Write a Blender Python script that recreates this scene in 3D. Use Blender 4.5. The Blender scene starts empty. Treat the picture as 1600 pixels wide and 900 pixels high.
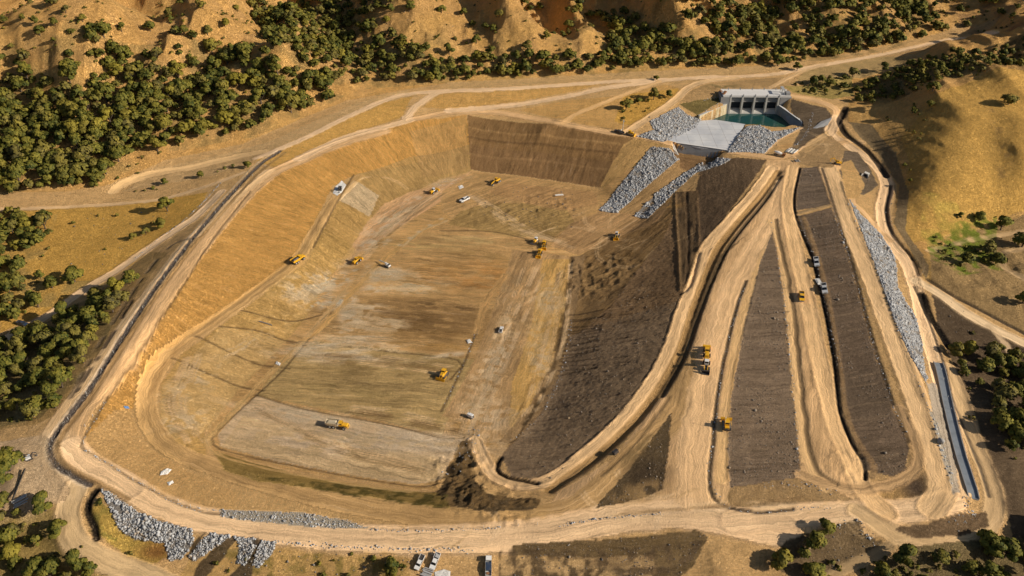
import bpy, bmesh, math, random
import numpy as np
from mathutils import Vector, Matrix, Euler
random.seed(7); rng = np.random.default_rng(7)
PI = math.pi
scene = bpy.context.scene
col = scene.collection
# ------------------------------------------------------------------ camera (an aerial view 300 m above the basin floor)
CAMH = 300.0; PITCH = math.radians(35.0); FPX = 1386.0
cp, sp = math.cos(PITCH), math.sin(PITCH)
cam_d = bpy.data.cameras.new('camera'); cam = bpy.data.objects.new('camera', cam_d); col.objects.link(cam)
cam.location = (0, 0, CAMH); cam.rotation_euler = (math.radians(90) - PITCH, 0, 0)
cam_d.sensor_width = 36; cam_d.lens = 36 * FPX / 1600.0; cam_d.clip_start = 1; cam_d.clip_end = 20000
scene.camera = cam
def ray(px, py):
    a = (px - 800) / FPX; b = (450 - py) / FPX
    return a, cp + b * sp, -sp + b * cp
def W(px, py, z):
    """surveyed point: where the sight line to this spot reaches elevation z"""
    dx, dy, dz = ray(px, py); t = (z - CAMH) / dz
    return dx * t, dy * t
# ------------------------------------------------------------------ noise in numpy
def vnoise(x, y, seed=0):
    xi = np.floor(x).astype(np.int64); yi = np.floor(y).astype(np.int64)
    fx = x - xi; fy = y - yi
    fx = fx * fx * fx * (fx * (fx * 6 - 15) + 10); fy = fy * fy * fy * (fy * (fy * 6 - 15) + 10)
    def h(a, b):
        n = (a * 374761393 + b * 668265263 + seed * 1442695041) & 0x7fffffff
        n = ((n ^ (n >> 13)) * 1274126177) & 0x7fffffff
        n = n ^ (n >> 16)
        return (n & 0xffff) / 65535.0
    a = h(xi, yi); b = h(xi + 1, yi); c = h(xi, yi + 1); d = h(xi + 1, yi + 1)
    return (a + (b - a) * fx) * (1 - fy) + (c + (d - c) * fx) * fy
def fbm(x, y, o=4, seed=0, g=0.5):
    s = 0; a = 1; t = 0
    for i in range(o):
        s = s + a * (vnoise(x, y, seed + i * 17) - 0.5) * 2; t += a
        x = x * 2.03 + 11.3; y = y * 2.03 + 5.7; a *= g
    return s / t
def ridged(x, y, o=4, seed=0):
    s = 0; a = 1; t = 0
    for i in range(o):
        s = s + a * (1 - np.abs(vnoise(x, y, seed + i * 13) * 2 - 1)); t += a
        x = x * 2.1 + 3.1; y = y * 2.1 + 7.7; a *= 0.5
    return s / t
# ------------------------------------------------------------------ survey lines (px, py, elevation), half width in metres
SURV = [
 # crest road of the left and front rim
 (8, [(640,186,22),(600,199,22),(533,219,22),(467,249,22),(420,270,22.5),(365,315,23),(310,380,24),(262,445,24),(222,503,24),(150,600,23),(112,655,22),(100,690,21),(113,722,19),(150,745,17.5),(205,775,15.5),(260,800,13.5),(320,815,12),(400,828,11),(520,838,10),(650,842,9.5),(800,838,9.5),(900,822,10),(1000,806,11),(1080,803,12),(1160,812,12.5),(1260,812,12.5),(1350,802,12.5),(1440,795,13),(1480,782,14)]),
 (4, [(640,186,22),(700,177,22),(760,176,22),(800,180,22),(880,194,22),(950,207,22),(1000,213,22),(1050,224,22)]),
 (3.5, [(1143,238,22),(1180,243,22),(1215,247,22),(1240,240,22)]),
 (3, [(700,173,22.5),(800,165,24),(880,152,27),(950,137,30)]),
 (3, [(400,248,23),(467,220,24),(533,187,26),(600,157,27),(640,147,28),(683,143,29),(800,138,30),(950,128,31),(1067,123,31.5),(1200,117,31.5),(1267,105,32),(1380,85,33),(1500,60,35),(1557,50,36)]),
 (3, [(683,143,29),(650,165,26),(632,184,22.5)]),
 (3, [(980,205,22),(1010,187,24),(1050,160,28),(1075,138,30.5),(1100,128,31.5),(1150,122,31.5)]),
 (2.5, [(850,198,22),(900,176,25),(970,148,29),(1030,128,31)]),
 (3, [(1232,150,31),(1270,155,29),(1302,166,27),(1308,185,25),(1298,208,23),(1270,225,22),(1245,245,22)]),
 # spillway: apron, chute below its wall, banks of the pool
 (3, [(1040,218,20.5),(1062,208,20.5),(1094,189,20.5),(1110,195,20.5),(1150,200,20.5),(1140,225,20.5),(1120,224,20.5),(1080,218,20.5)]),
 (1, [(1063,240,16.5),(1090,246,16),(1112,247,16.5)]),
 (1.5, [(1095,254,14.5),(1060,285,9),(1000,338,.5)]),
 (1, [(1089,180,24),(1110,172,25),(1132,160,27)]),
 (1, [(1150,236,21.5),(1160,215,22.5),(1178,202,22),(1195,222,22.5)]),
 (1, [(1222,160,26),(1256,188,22.3),(1260,197,22),(1240,208,22),(1215,222,22)]),
 (1, [(1137,178,16),(1176,178,16),(1214,178,16)]),
 (1.5, [(1122,139,31),(1180,136,31),(1236,141,31)]),
 # first bench of the basin and the ramp that leaves it on the right
 (4.5, [(560,277,13),(530,295,13),(500,350,13),(470,405,12.5),(400,455,12),(330,505,11),(275,545,11),(240,590,10.5),(230,640,10),(250,685,10),(300,718,9.5),(400,745,9.5),(500,770,9.5),(600,790,9.5),(700,805,9.5),(800,808,9.7),(900,790,10.5),(960,740,12),(1010,690,14),(1060,640,16)]),
 # toe of the slopes and the basin floor
 (1, [(735,268,0),(690,280,0),(640,300,0),(590,335,0),(555,385,0),(520,430,0),(470,500,0),(420,560,0),(370,615,0),(325,675,0),(335,700,0),(400,722,0),(480,738,0),(580,752,0),(680,765,0),(700,740,0),(720,690,0),(745,675,.5)]),
 (1, [(735,268,0),(800,275,0),(880,286,0),(935,297,0),(955,320,0),(935,355,0),(905,395,0),(890,470,0),(870,560,0),(840,640,0),(800,690,.5)]),
 (10, [(700,300,0),(800,330,0),(860,380,0),(820,450,0),(780,550,0),(760,640,0)]),
 (10, [(640,380,0),(700,450,0),(600,500,0),(560,560,0),(450,610,0),(400,670,0),(600,700,0),(680,640,0)]),
 (1, [(1000,345,.5),(960,375,.5),(918,400,.5),(905,470,.5),(885,560,.5),(860,640,.5),(815,690,.5)]),
 # ramp A, haul way B, lane C, D, F and outer road H
 (4.5, [(1207,262,22),(1180,300,21.5),(1140,345,21),(1105,385,20),(1085,440,19),(1065,490,18),(1045,550,16.5),(1010,610,15),(965,665,12.5),(910,715,9.5),(860,750,7),(800,757,4),(765,738,2),(750,705,1),(745,675,.5)]),
 (7, [(1225,285,22),(1205,340,22),(1170,400,21),(1140,460,20),(1115,540,19),(1095,620,17.5),(1085,700,15.5),(1085,765,13)]),
 (2.5, [(1195,395,21.5),(1165,480,20),(1142,580,18.5),(1127,680,16.5),(1122,760,13.5)]),
 (5, [(1240,262,22.5),(1235,320,22.5),(1250,400,22),(1265,480,21),(1280,560,20),(1300,640,18),(1325,710,16),(1345,765,14),(1370,795,13)]),
 (6, [(1300,262,24),(1325,340,24),(1360,420,23.5),(1390,500,23),(1420,580,22),(1445,650,20),(1465,720,17),(1475,770,14.5)]),
 (4.5, [(1308,185,22),(1298,208,22),(1335,235,21),(1370,262,20),(1385,290,19),(1378,330,18),(1388,375,17),(1415,410,16),(1430,450,15.5),(1445,510,15),(1462,570,14.5),(1480,640,13.5),(1497,720,13),(1500,765,13)]),
 (3, [(1298,240,22.5),(1320,220,22),(1350,225,21.5)]),
 (4, [(1500,620,12),(1520,690,11),(1545,750,10),(1553,790,9.5),(1530,830,9),(1480,850,9),(1410,840,10.5),(1370,815,12)]),
 (4, [(1432,440,15.5),(1470,460,14),(1510,488,12),(1550,510,10),(1610,540,8)]),
 # left access roads
 (3.5, [(-40,560,2),(70,497,4),(130,455,7),(180,425,10),(230,390,14),(275,360,18),(310,335,21.5)]),
 (3.5, [(-60,332,8),(0,328,8),(80,325,9),(170,320,10),(250,312,13),(320,290,18),(390,262,22)]),
 (4, [(185,296,10),(240,272,13),(300,262,15),(360,248,18),(410,238,22)]),
 (4, [(117,765,17),(105,800,13),(110,840,10),(143,870,8),(200,893,5),(260,915,4)]),
 (2, [(30,700,20),(20,760,18),(80,775,16)]),
 (1, [(-20,690,18),(0,780,14),(50,800,12)]),
 (1, [(-60,860,3),(20,850,5),(80,830,8)]),
 (1, [(150,930,1),(60,880,3)]),
 # foreground below the front rim
 (2, [(180,850,7),(250,858,6),(300,885,4),(400,895,4),(520,885,5),(640,880,6.5),(760,885,6),(900,885,5),(1020,890,5),(1090,895,5)]),
 (2, [(1110,850,10.5),(1130,880,9),(1150,905,7),(1250,900,6),(1340,850,8),(1420,880,6),(1500,890,5),(1620,870,3)]),
 # hills
 (2, [(-80,300,12),(0,302,12),(100,302,12),(165,290,12),(260,250,17),(380,225,21),(450,195,24),(540,158,27),(620,140,29),(700,130,30),(860,122,31),(1000,113,32),(1100,108,32),(1200,103,33),(1300,90,33),(1400,70,34),(1480,50,35)]),
 (2, [(-300,20,72),(-100,14,78),(0,12,80),(100,8,82),(200,5,85),(300,12,80),(350,24,72),(420,80,58),(480,120,42),(530,145,30)]),
 (2, [(440,0,52),(500,50,40),(560,90,34),(600,122,30)]),
 (2, [(560,0,62),(640,25,56),(700,65,43),(730,105,33)]),
 (2, [(800,0,66),(790,30,56),(800,80,42),(810,110,34)]),
 (2, [(870,0,70),(880,30,58),(920,65,46),(960,100,35)]),
 (2, [(730,0,54),(755,50,44),(765,95,35)]),
 (2, [(950,0,46),(990,50,38),(1040,90,33)]),
 (2, [(1040,0,62),(1080,35,50),(1130,75,38),(1160,98,34)]),
 (2, [(1180,0,46),(1220,50,38),(1240,80,34.5)]),
 (2, [(1300,0,58),(1360,25,47),(1420,50,38)]),
 (2, [(1450,-20,52),(1500,10,42),(1540,30,38)]),
 (2, [(1600,-10,62),(1640,20,52),(1660,40,44)]),
 # right hill, its spur and gully, and the shaded ridge behind
 (2, [(1345,180,25),(1400,163,33),(1450,143,41),(1520,120,51),(1600,107,59),(1720,95,66)]),
 (2, [(1470,140,45),(1478,200,42),(1470,260,35),(1452,320,25)]),
 (2, [(1515,125,50),(1512,200,44),(1508,260,36.5),(1500,320,25)]),
 (2, [(1580,112,57),(1590,180,50),(1598,250,39),(1600,300,28)]),
 (1, [(1335,200,22.5),(1372,238,20.5),(1402,290,19.5),(1397,345,18.5),(1430,400,16.5)]),
 (1, [(1430,385,16),(1470,375,14),(1530,352,14),(1590,335,14),(1700,330,14)]),
 (1, [(1547,180,45.5),(1554,240,35.5),(1562,300,24)]),
 (2, [(1610,180,50),(1625,250,38),(1635,300,25)]),
 (2, [(1600,52,60),(1540,68,51),(1480,90,41),(1420,110,33),(1360,128,29.5)]),
 (2, [(1720,40,70),(1600,52,60)]),
 (1, [(1330,150,26),(1300,140,27),(1250,132,28)]),
 (2, [(1480,400,10),(1540,385,9.5),(1600,395,9)]),
 (2, [(1470,500,11),(1500,560,10),(1560,560,9),(1640,600,7)]),
 (2, [(1560,640,13),(1590,720,12),(1600,800,10),(1700,850,8)]),
]
def poly_world(pts):
    return [(*W(a, b, z), z) for a, b, z in pts]
SURVW = [(hw, poly_world(p)) for hw, p in SURV]
# hidden ground and the land beyond, surveyed in metres
SURVW += [
 (3, [(250,668,31),(330,668,37),(420,668,43),(560,660,50)]),
 (3, [(-600,560,10),(-600,300,-6),(-450,180,-14),(0,140,-10),(400,150,-8),(600,300,-2),(640,450,6)]),
 (3, [(-700,700,70),(-700,950,120),(-300,960,130),(-60,900,80),(150,930,120),(330,880,70),(520,900,95),(760,860,90)]),
 (3, [(-780,1290,170),(0,1290,190),(780,1290,170)]),
 (3, [(780,600,50),(780,300,0),(780,120,-20),(-780,120,-25),(-780,500,20)]),
]
DX0, DX1, DY0, DY1 = -800.0, 800.0, 100.0, 1300.0
def rasterize(cell):
    nx = int((DX1-DX0)/cell)+1; ny = int((DY1-DY0)/cell)+1
    S = np.zeros((ny, nx)); N = np.zeros((ny, nx))
    for hw, pts in SURVW:
        h = max(hw, cell*0.51)
        for (x0,y0,z0),(x1,y1,z1) in zip(pts[:-1], pts[1:]):
            L = math.hypot(x1-x0, y1-y0)
            if L < 1e-6: continue
            i0 = max(int((min(x0,x1)-h-DX0)/cell)-1,0); i1 = min(int((max(x0,x1)+h-DX0)/cell)+2,nx)
            j0 = max(int((min(y0,y1)-h-DY0)/cell)-1,0); j1 = min(int((max(y0,y1)+h-DY0)/cell)+2,ny)
            if i1<=i0 or j1<=j0: continue
            X = DX0+np.arange(i0,i1)*cell; Y = DY0+np.arange(j0,j1)*cell
            X, Y = np.meshgrid(X, Y)
            t = np.clip(((X-x0)*(x1-x0)+(Y-y0)*(y1-y0))/L**2, 0, 1)
            d = np.hypot(X-x0-t*(x1-x0), Y-y0-t*(y1-y0))
            w = np.where(d < h, 1.0/(0.15+d), 0)
            S[j0:j1,i0:i1] += w*(z0+t*(z1-z0)); N[j0:j1,i0:i1] += w
    m = N > 0
    return np.where(m, S/np.maximum(N,1e-9), 0), m
def up2(A, ny, nx):
    B = np.zeros((ny, nx)); a = A
    yy = np.linspace(0, a.shape[0]-1, ny); xx = np.linspace(0, a.shape[1]-1, nx)
    j = np.minimum(yy.astype(int), a.shape[0]-2); i = np.minimum(xx.astype(int), a.shape[1]-2)
    fy = (yy-j)[:,None]; fx = (xx-i)[None,:]
    return (a[np.ix_(j,i)]*(1-fy)*(1-fx)+a[np.ix_(j,i+1)]*(1-fy)*fx+a[np.ix_(j+1,i)]*fy*(1-fx)+a[np.ix_(j+1,i+1)]*fy*fx)
H = None
for cell, its in ((40,400),(20,250),(10,200),(5,160),(2.5,110)):
    V, M = rasterize(cell)
    if H is None: H = np.full(V.shape, V[M].mean())
    else: H = up2(H, *V.shape)
    H[M] = V[M]
    for _ in range(its):
        P = np.pad(H, 1, mode='edge')
        Hn = (P[:-2,1:-1]+P[2:,1:-1]+P[1:-1,:-2]+P[1:-1,2:])*0.25
        Hn[M] = V[M]; H = Hn
CELL = 2.5
def blur(A, r, n=2):
    k = int(r)
    for _ in range(n):
        for ax in (0, 1):
            P = np.pad(A, [(k+1,k) if a==ax else (0,0) for a in (0,1)], mode='edge')
            c = np.cumsum(P, axis=ax)
            A = (np.take(c, range(2*k+1, c.shape[ax]), ax)-np.take(c, range(0, c.shape[ax]-2*k-1), ax))/(2*k+1)
    return A
gx = DX0+np.arange(H.shape[1])*CELL; gy = DY0+np.arange(H.shape[0])*CELL
GX, GY = np.meshgrid(gx, gy)
def in_poly(X, Y, P):
    ins = np.zeros(X.shape, bool); n = len(P)
    for k in range(n):
        x0, y0 = P[k][:2]; x1, y1 = P[(k+1) % n][:2]
        if y0 == y1: continue
        c = ((y0 > Y) != (y1 > Y)) & (X < (x1-x0)*(Y-y0)/(y1-y0)+x0)
        ins ^= c
    return ins
SITE_PX = [(-60,300,12),(0,302,12),(100,300,12),(165,290,12),(260,250,17),(380,225,21),(450,195,24),(540,158,27),(620,142,29),(700,130,30),(860,121,31),(1000,112,32),(1100,107,32),(1200,102,33),(1300,88,33),(1400,69,34),(1480,49,35),(1500,43,36),(1557,47,36),(1500,68,35),(1400,92,33),(1300,120,30),(1240,128,30),(1300,150,27),(1325,165,25),(1325,190,23),(1345,215,21.5),(1372,240,20.5),(1402,290,19.5),(1397,350,18.5),(1430,405,16.5),(1447,437,15.5),(1520,478,12),(1620,522,8),(1800,640,4),(1800,1000,0),(-300,1000,0),(-300,300,8)]
SITEW = [W(*p) for p in SITE_PX]
hill = (~in_poly(GX, GY, SITEW)).astype(float)
hillw = np.clip(blur(hill, 4, 2)*2-1, 0, 1)
Hs = blur(H, 3, 2)
_wx = GX+30*fbm(GX/120, GY/120, 2, 61); _wy = GY+30*fbm(GX/120+9, GY/120, 2, 62)
rid = (ridged(_wx/70+_wy/300, _wy/150, 4, 3)-0.55)*26 + (ridged(_wx/105+2.2, _wy/120, 3, 19)-.55)*34 + fbm(GX/28, GY/28, 3, 9)*3.0
rid = rid + (ridged(_wx/135+1.7, _wy/260, 2, 8)-.52)*88*np.clip((Hs-33)/26, 0, 1)*np.clip((380-GX)/90, .15, 1)
# the smooth right hill carries less relief
calm = np.clip(1-np.hypot((GX-330)/170, (GY-540)/120), 0, 1)
rid = rid*(1-0.78*np.clip(calm*2, 0, 1)) + np.clip(calm*2,0,1)*2*np.sin(GX/17+GY/40)
HB = blur(H, 1, 1)*(1-hillw)+Hs*hillw + rid*hillw*np.clip((Hs-22)/30, 0.25, 1.0)
def hs(A, x, y, cell=CELL):
    fx = np.clip((x-DX0)/cell, 0, A.shape[1]-1.001); fy = np.clip((y-DY0)/cell, 0, A.shape[0]-1.001)
    i = fx.astype(int); j = fy.astype(int); fx = fx-i; fy = fy-j
    return A[j,i]*(1-fx)*(1-fy)+A[j,i+1]*fx*(1-fy)+A[j+1,i]*(1-fx)*fy+A[j+1,i+1]*fx*fy
def hit(px, py, A=None):
    """first ground point on the sight line (numpy march then bisection)"""
    A = HB if A is None else A
    px = np.atleast_1d(np.asarray(px, float)); py = np.atleast_1d(np.asarray(py, float))
    dx, dy, dz = ray(px, py)
    T = np.linspace(250, 1500, 900)
    x = dx[:,None]*T; y = dy[:,None]*T; z = CAMH+dz[:,None]*T
    below = z < hs(A, x, y)
    k = np.argmax(below, axis=1); k[~below.any(axis=1)] = 899; k = np.maximum(k, 1)
    t0 = T[k-1]; t1 = T[k]
    for _ in range(12):
        tm = (t0+t1)/2; b = (CAMH+dz*tm) < hs(A, dx*tm, dy*tm)
        t1 = np.where(b, tm, t1); t0 = np.where(b, t0, tm)
    return dx*t1, dy*t1
def wp(pts):
    x, y = hit([p[0] for p in pts], [p[1] for p in pts]); return list(zip(x.tolist(), y.tolist()))
# ------------------------------------------------------------------ fine ground grid (metres)
def axis(segs):
    out = [segs[0][0]]
    for a, b, s in segs:
        n = max(1, int(round((b-a)/s))); out += list(a+(b-a)*(np.arange(n)+1)/n)
    return np.array(out)
FX = axis([(-640,-330,2.0),(-330,-280,1.0),(-280,340,0.75),(340,420,1.2),(420,640,2.0)])
FY = axis([(190,640,0.75),(640,720,1.0),(720,960,2.0)])
X, Y = np.meshgrid(FX, FY); ny, nx = X.shape
# soften the bilinear lattice with a light jitterless resample
Z = hs(HB, X, Y)
hw_f = hs(hillw, X, Y)
Z += hw_f*fbm(X/9, Y/9, 3, 31)*.9*(1-.6*hs(np.clip(calm*2,0,1),X,Y)) + hw_f*(ridged(X/22, Y/22, 3, 5)-.5)*2.6*(1-.75*hs(np.clip(calm*2,0,1),X,Y))
Z += (1-hw_f)*fbm(X/6, Y/6, 3, 77)*0.12
WXn = fbm(X/4, Y/4, 3, 5)*.45; WYn = fbm(X/4+40, Y/4, 3, 6)*.45
XW = X+WXn; YW = Y+WYn
COL = np.zeros((ny, nx, 3)); ZONE = np.zeros((ny, nx), np.int8); U = X*0.0; Vv = Y*0.0
STR = np.zeros((ny, nx))          # marks cells whose flow coordinates follow a line
ZN = ['ground', 'hillside', 'haul_road', 'embankment', 'basin_floor', 'dark_fill', 'riprap_bed', 'gravel_bed', 'access_road']
def box(Px, Py, m):
    i0 = np.searchsorted(FX, min(Px)-m); i1 = np.searchsorted(FX, max(Px)+m)
    j0 = np.searchsorted(FY, min(Py)-m); j1 = np.searchsorted(FY, max(Py)+m)
    return slice(max(j0-1,0), min(j1+1,ny)), slice(max(i0-1,0), min(i1+1,nx))
def polydist(P, sl, x=None, y=None):
    """distance, signed distance and arc length to a polyline"""
    x = XW[sl] if x is None else x; y = YW[sl] if y is None else y
    D = np.full(x.shape, 1e9); SG = np.zeros(x.shape); S = np.zeros(x.shape); acc = 0
    for (x0,y0),(x1,y1) in zip([p[:2] for p in P[:-1]], [p[:2] for p in P[1:]]):
        L = math.hypot(x1-x0, y1-y0)
        if L < 1e-6: continue
        ux, uy = (x1-x0)/L, (y1-y0)/L
        t = np.clip((x-x0)*ux+(y-y0)*uy, 0, L)
        d = np.hypot(x-x0-t*ux, y-y0-t*uy)
        m = d < D
        D = np.where(m, d, D); S = np.where(m, acc+t, S)
        SG = np.where(m, -((x-x0)*uy-(y-y0)*ux), SG); acc += L
    return D, SG, S
def smooth_line(P, step=4.0):
    """Catmull-Rom through the traced points"""
    P = [np.array(p, float) for p in P]
    if len(P) < 3: return [tuple(p) for p in P]
    Q = [2*P[0]-P[1]]+P+[2*P[-1]-P[-2]]; out = []
    for k in range(1, len(Q)-2):
        p0,p1,p2,p3 = Q[k-1:k+3]; n = max(2, int(np.linalg.norm(p2[:2]-p1[:2])/step))
        for a in range(n):
            t = a/n; out.append(tuple(0.5*((2*p1)+(-p0+p2)*t+(2*p0-5*p1+4*p2-p3)*t*t+(-p0+3*p1-3*p2+p3)*t**3)))
    out.append(tuple(P[-1])); return out
def mixc(sl, w, c):
    w = w[..., None]; COL[sl] = COL[sl]*(1-w)+np.array(c)*w
def zone_poly(px, zone, c, flow=None, a=1.0, feather=0.5):
    P = wp(px); sl = box([p[0] for p in P], [p[1] for p in P], 4)
    m = in_poly(XW[sl], YW[sl], P)
    mixc(sl, m*a, c)
    if zone is not None: ZONE[sl] = np.where(m, ZN.index(zone), ZONE[sl])
    if flow is not None:
        setflow(sl, m, flow)
    return P, sl, m
def setflow(sl, m, flow):
    if flow[0] == 'dir':            # streaks run along this sight direction: ('dir', px0,py0,px1,py1)
        (ax,ay),(bx,by) = wp([flow[1:3], flow[3:5]])
        L = math.hypot(bx-ax, by-ay); ux, uy = (bx-ax)/L, (by-ay)/L
        u = X[sl]*ux+Y[sl]*uy; v = -X[sl]*uy+Y[sl]*ux
    elif flow[0] == 'across':       # streaks run square to a line: ('across', line)
        _, sg, s = polydist(flow[1], sl, X[sl], Y[sl]); u, v = sg, s
    U[sl] = np.where(m, u, U[sl]); Vv[sl] = np.where(m, v, Vv[sl])
def ribbon(px, hw, c, zone='haul_road', edge=0.6, a=1.0, crown=None, flat=None, berm=None, hw2=None):
    P = smooth_line(wp(px)); R = max(hw, hw2 or 0)+4
    sl = box([p[0] for p in P], [p[1] for p in P], R)
    D, sg, s = polydist(P, sl)
    Lt = s.max(); h = hw+(0 if hw2 is None else (hw2-hw)*s/max(Lt,1))
    w = np.clip((h+(vnoise(XW[sl]/3.2, YW[sl]/3.2, 9)-.5)*1.6-D)/(edge*2.4)+0.5, 0, 1)
    mixc(sl, w*a, c)
    m = D < h
    if zone: ZONE[sl] = np.where(m, ZN.index(zone), ZONE[sl])
    U[sl] = np.where(m, s, U[sl]); Vv[sl] = np.where(m, sg, Vv[sl])
    # wheel paths and a worn paler middle
    rr = random.Random(int(px[0][0]*7+px[0][1]))
    for k in range(max(3, int(h.mean()*1.6 if hasattr(h,'mean') else h*1.6))):
        off = rr.uniform(-.9,.9)*(h if not hasattr(h,'mean') else h); wv = (vnoise(s/45, s*0+k*3.3, k)-.5)*h*.5
        f = 1.22 if rr.random() < .5 else .72
        g = np.exp(-((sg-off-wv)/rr.uniform(.3,.75))**2)*m*a*rr.uniform(.35,.8)*np.clip(vnoise(s/22, s*0+k, 5)*1.8-.2,0,1)
        COL[sl] *= (1+(f-1)*g)[...,None]
    wear = np.exp(-((np.abs(sg)-h*0.42)/(0.16*h+.2))**2)*m*0.10*a
    mixc(sl, np.clip(wear,0,1), (min(c[0]*1.45,.8), min(c[1]*1.45,.7), min(c[2]*1.5,.6)))
    if berm:
        bh, bw = berm
        Z[sl] += bh*.8*np.exp(-((D-h)/bw)**2)*(0.6+0.7*vnoise(s/7, sg*0+3, 4))
        mixc(sl, 0.30*np.exp(-((D-h-0.2)/(bw*0.8))**2), (c[0]*1.12, c[1]*1.08, c[2]*1.05))
    return P
def line(px, hw, c, dz=0.0, a=1.0, zone=None, wob=0, world=None, gap=0.0, nodark=False):
    P = world or smooth_line(wp(px)); sl = box([p[0] for p in P], [p[1] for p in P], hw*3+2)
    D, sg, s = polydist(P, sl, X[sl]+WXn[sl]*.3, Y[sl]+WYn[sl]*.3)
    if wob: D = np.where(D > hw+wob+.5, D, np.abs(sg-wob*(vnoise(s/9, s*0, 8)-.5)))
    if nodark: D = np.where(ZONE[sl] == ZN.index('dark_fill'), 99, D)
    g = 1.0 if not gap else np.clip((vnoise(s/5, s*0+2, 12)-gap)*6, 0, 1)
    w = np.clip((hw-D)/0.6+0.5, 0, 1)*g
    mixc(sl, w*a, c)
    if dz: Z[sl] += dz*np.exp(-(D/(hw*0.9))**2)*g
    if zone:
        m = D < hw; ZONE[sl] = np.where(m, ZN.index(zone), ZONE[sl]); U[sl] = np.where(m, s, U[sl]); Vv[sl] = np.where(m, sg, Vv[sl])
    return P
def brush(px, py, rx, ry, c, a=0.7, ang=0, tex=0, sc=4.0, stretch=1.0):
    """a soft patch of differently coloured soil, radii in metres, ang in degrees; tex breaks it up"""
    (cx, cy), = wp([(px, py)])
    sl = box([cx-1.6*max(rx,ry), cx+1.6*max(rx,ry)], [cy-1.6*max(rx,ry), cy+1.6*max(rx,ry)], 0)
    ca, sa = math.cos(math.radians(ang)), math.sin(math.radians(ang))
    dx = XW[sl]-cx; dy = YW[sl]-cy; p = dx*ca+dy*sa; q = -dx*sa+dy*ca
    w = np.exp(-((p/rx)**2+(q/ry)**2)**1.3)
    if tex:
        n = fbm(p/(sc*stretch), q/sc, 4, int(px)+int(py)); w = w*np.clip(n*3.6*max(tex,.5)+.72-.17*tex, 0, 1)
    mixc(sl, w*a, c)
# ================================================================== painting the soils
ROAD = (.47,.315,.175); PALE = (.60,.43,.27); TAN = (.46,.30,.135); ORG = (.56,.33,.125); BRN = (.25,.155,.075)
DRK = (.088,.066,.050); GRN = (.20,.16,.055); GREY = (.36,.34,.31); DUSK = (.20,.15,.10)
# base: dry grass on the hills, bare earth on the site
n1 = fbm(X/60, Y/60, 4, 21); n2 = fbm(X/13, Y/13, 4, 22)
grass = np.array((.54,.335,.14)); earth = np.array((.36,.235,.12))
COL[:] = grass
sitem = in_poly(XW, YW, SITEW)
COL[sitem] = (.47,.315,.16)
ZONE[:] = np.where(sitem, 0, 1)
U[:] = X; Vv[:] = Y
hm = ~sitem
w = np.clip(n2*1.3+0.35, 0, 1)*hm*0.55
COL = COL*(1-w[...,None])+earth*w[...,None]
w = np.clip(n1*2-0.25, 0, 1)*hm*0.45
COL = COL*(1-w[...,None])+np.array((.24,.18,.075))*w[...,None]
w = np.clip(n2*1.5-.2, 0, 1)*sitem*.35
COL = COL*(1-w[...,None])+np.array((.34,.22,.11))*w[...,None]
def field(px, c, a=.6, tex=1.5, sc=6, seed=1, zone=None):
    P = wp(px); sl = box([p[0] for p in P],[p[1] for p in P],4); m = in_poly(XW[sl],YW[sl],P)
    n = fbm(X[sl]/sc, Y[sl]/sc, 4, seed)
    mixc(sl, m*np.clip(n*tex+.5,0,1)*a, c)
    if zone: ZONE[sl] = np.where(m, ZN.index(zone), ZONE[sl])
# woodland floors
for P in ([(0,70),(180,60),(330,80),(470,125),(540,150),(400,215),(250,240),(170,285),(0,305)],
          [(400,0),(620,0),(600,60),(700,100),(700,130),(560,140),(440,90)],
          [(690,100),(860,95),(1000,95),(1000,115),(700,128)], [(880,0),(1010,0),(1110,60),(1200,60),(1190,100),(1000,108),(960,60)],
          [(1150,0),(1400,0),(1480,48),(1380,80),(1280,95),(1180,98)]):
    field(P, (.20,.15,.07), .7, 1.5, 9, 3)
field([(1320,150),(1400,108),(1480,85),(1600,50),(1600,112),(1500,122),(1430,145),(1350,170)], (.13,.095,.05), .9, 1.0, 14, 5)  # near side of the ridge behind: dark growth and shade in one colour
field([(1480,0),(1600,0),(1600,48),(1560,46),(1500,38)], (.20,.125,.07), .9, 1.0, 12, 5)
zone_poly([(1402,200),(1440,165),(1480,140),(1530,120),(1610,108),(1720,98),(1720,330),(1640,325),(1590,332),(1530,348),(1470,370),(1428,380),(1405,345),(1412,300),(1420,250)], 'hillside', (.60,.385,.135), None, .85)
zone_poly([(1325,165),(1400,160),(1440,150),(1460,150),(1430,190),(1400,225),(1370,235),(1345,210)], 'hillside', (.46,.30,.13), None, .7)
for bx,by,rx,ry in ((1560,200,3,12),(1548,170,3,9),(1570,235,3,14),(1566,275,3,8),(1430,300,4,16),(1452,172,8,4),(1425,230,5,12)): brush(bx,by,rx,ry,(.20,.13,.06),.75,0,1.2)  # shade of the gully and left flank painted onto the hill
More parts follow.
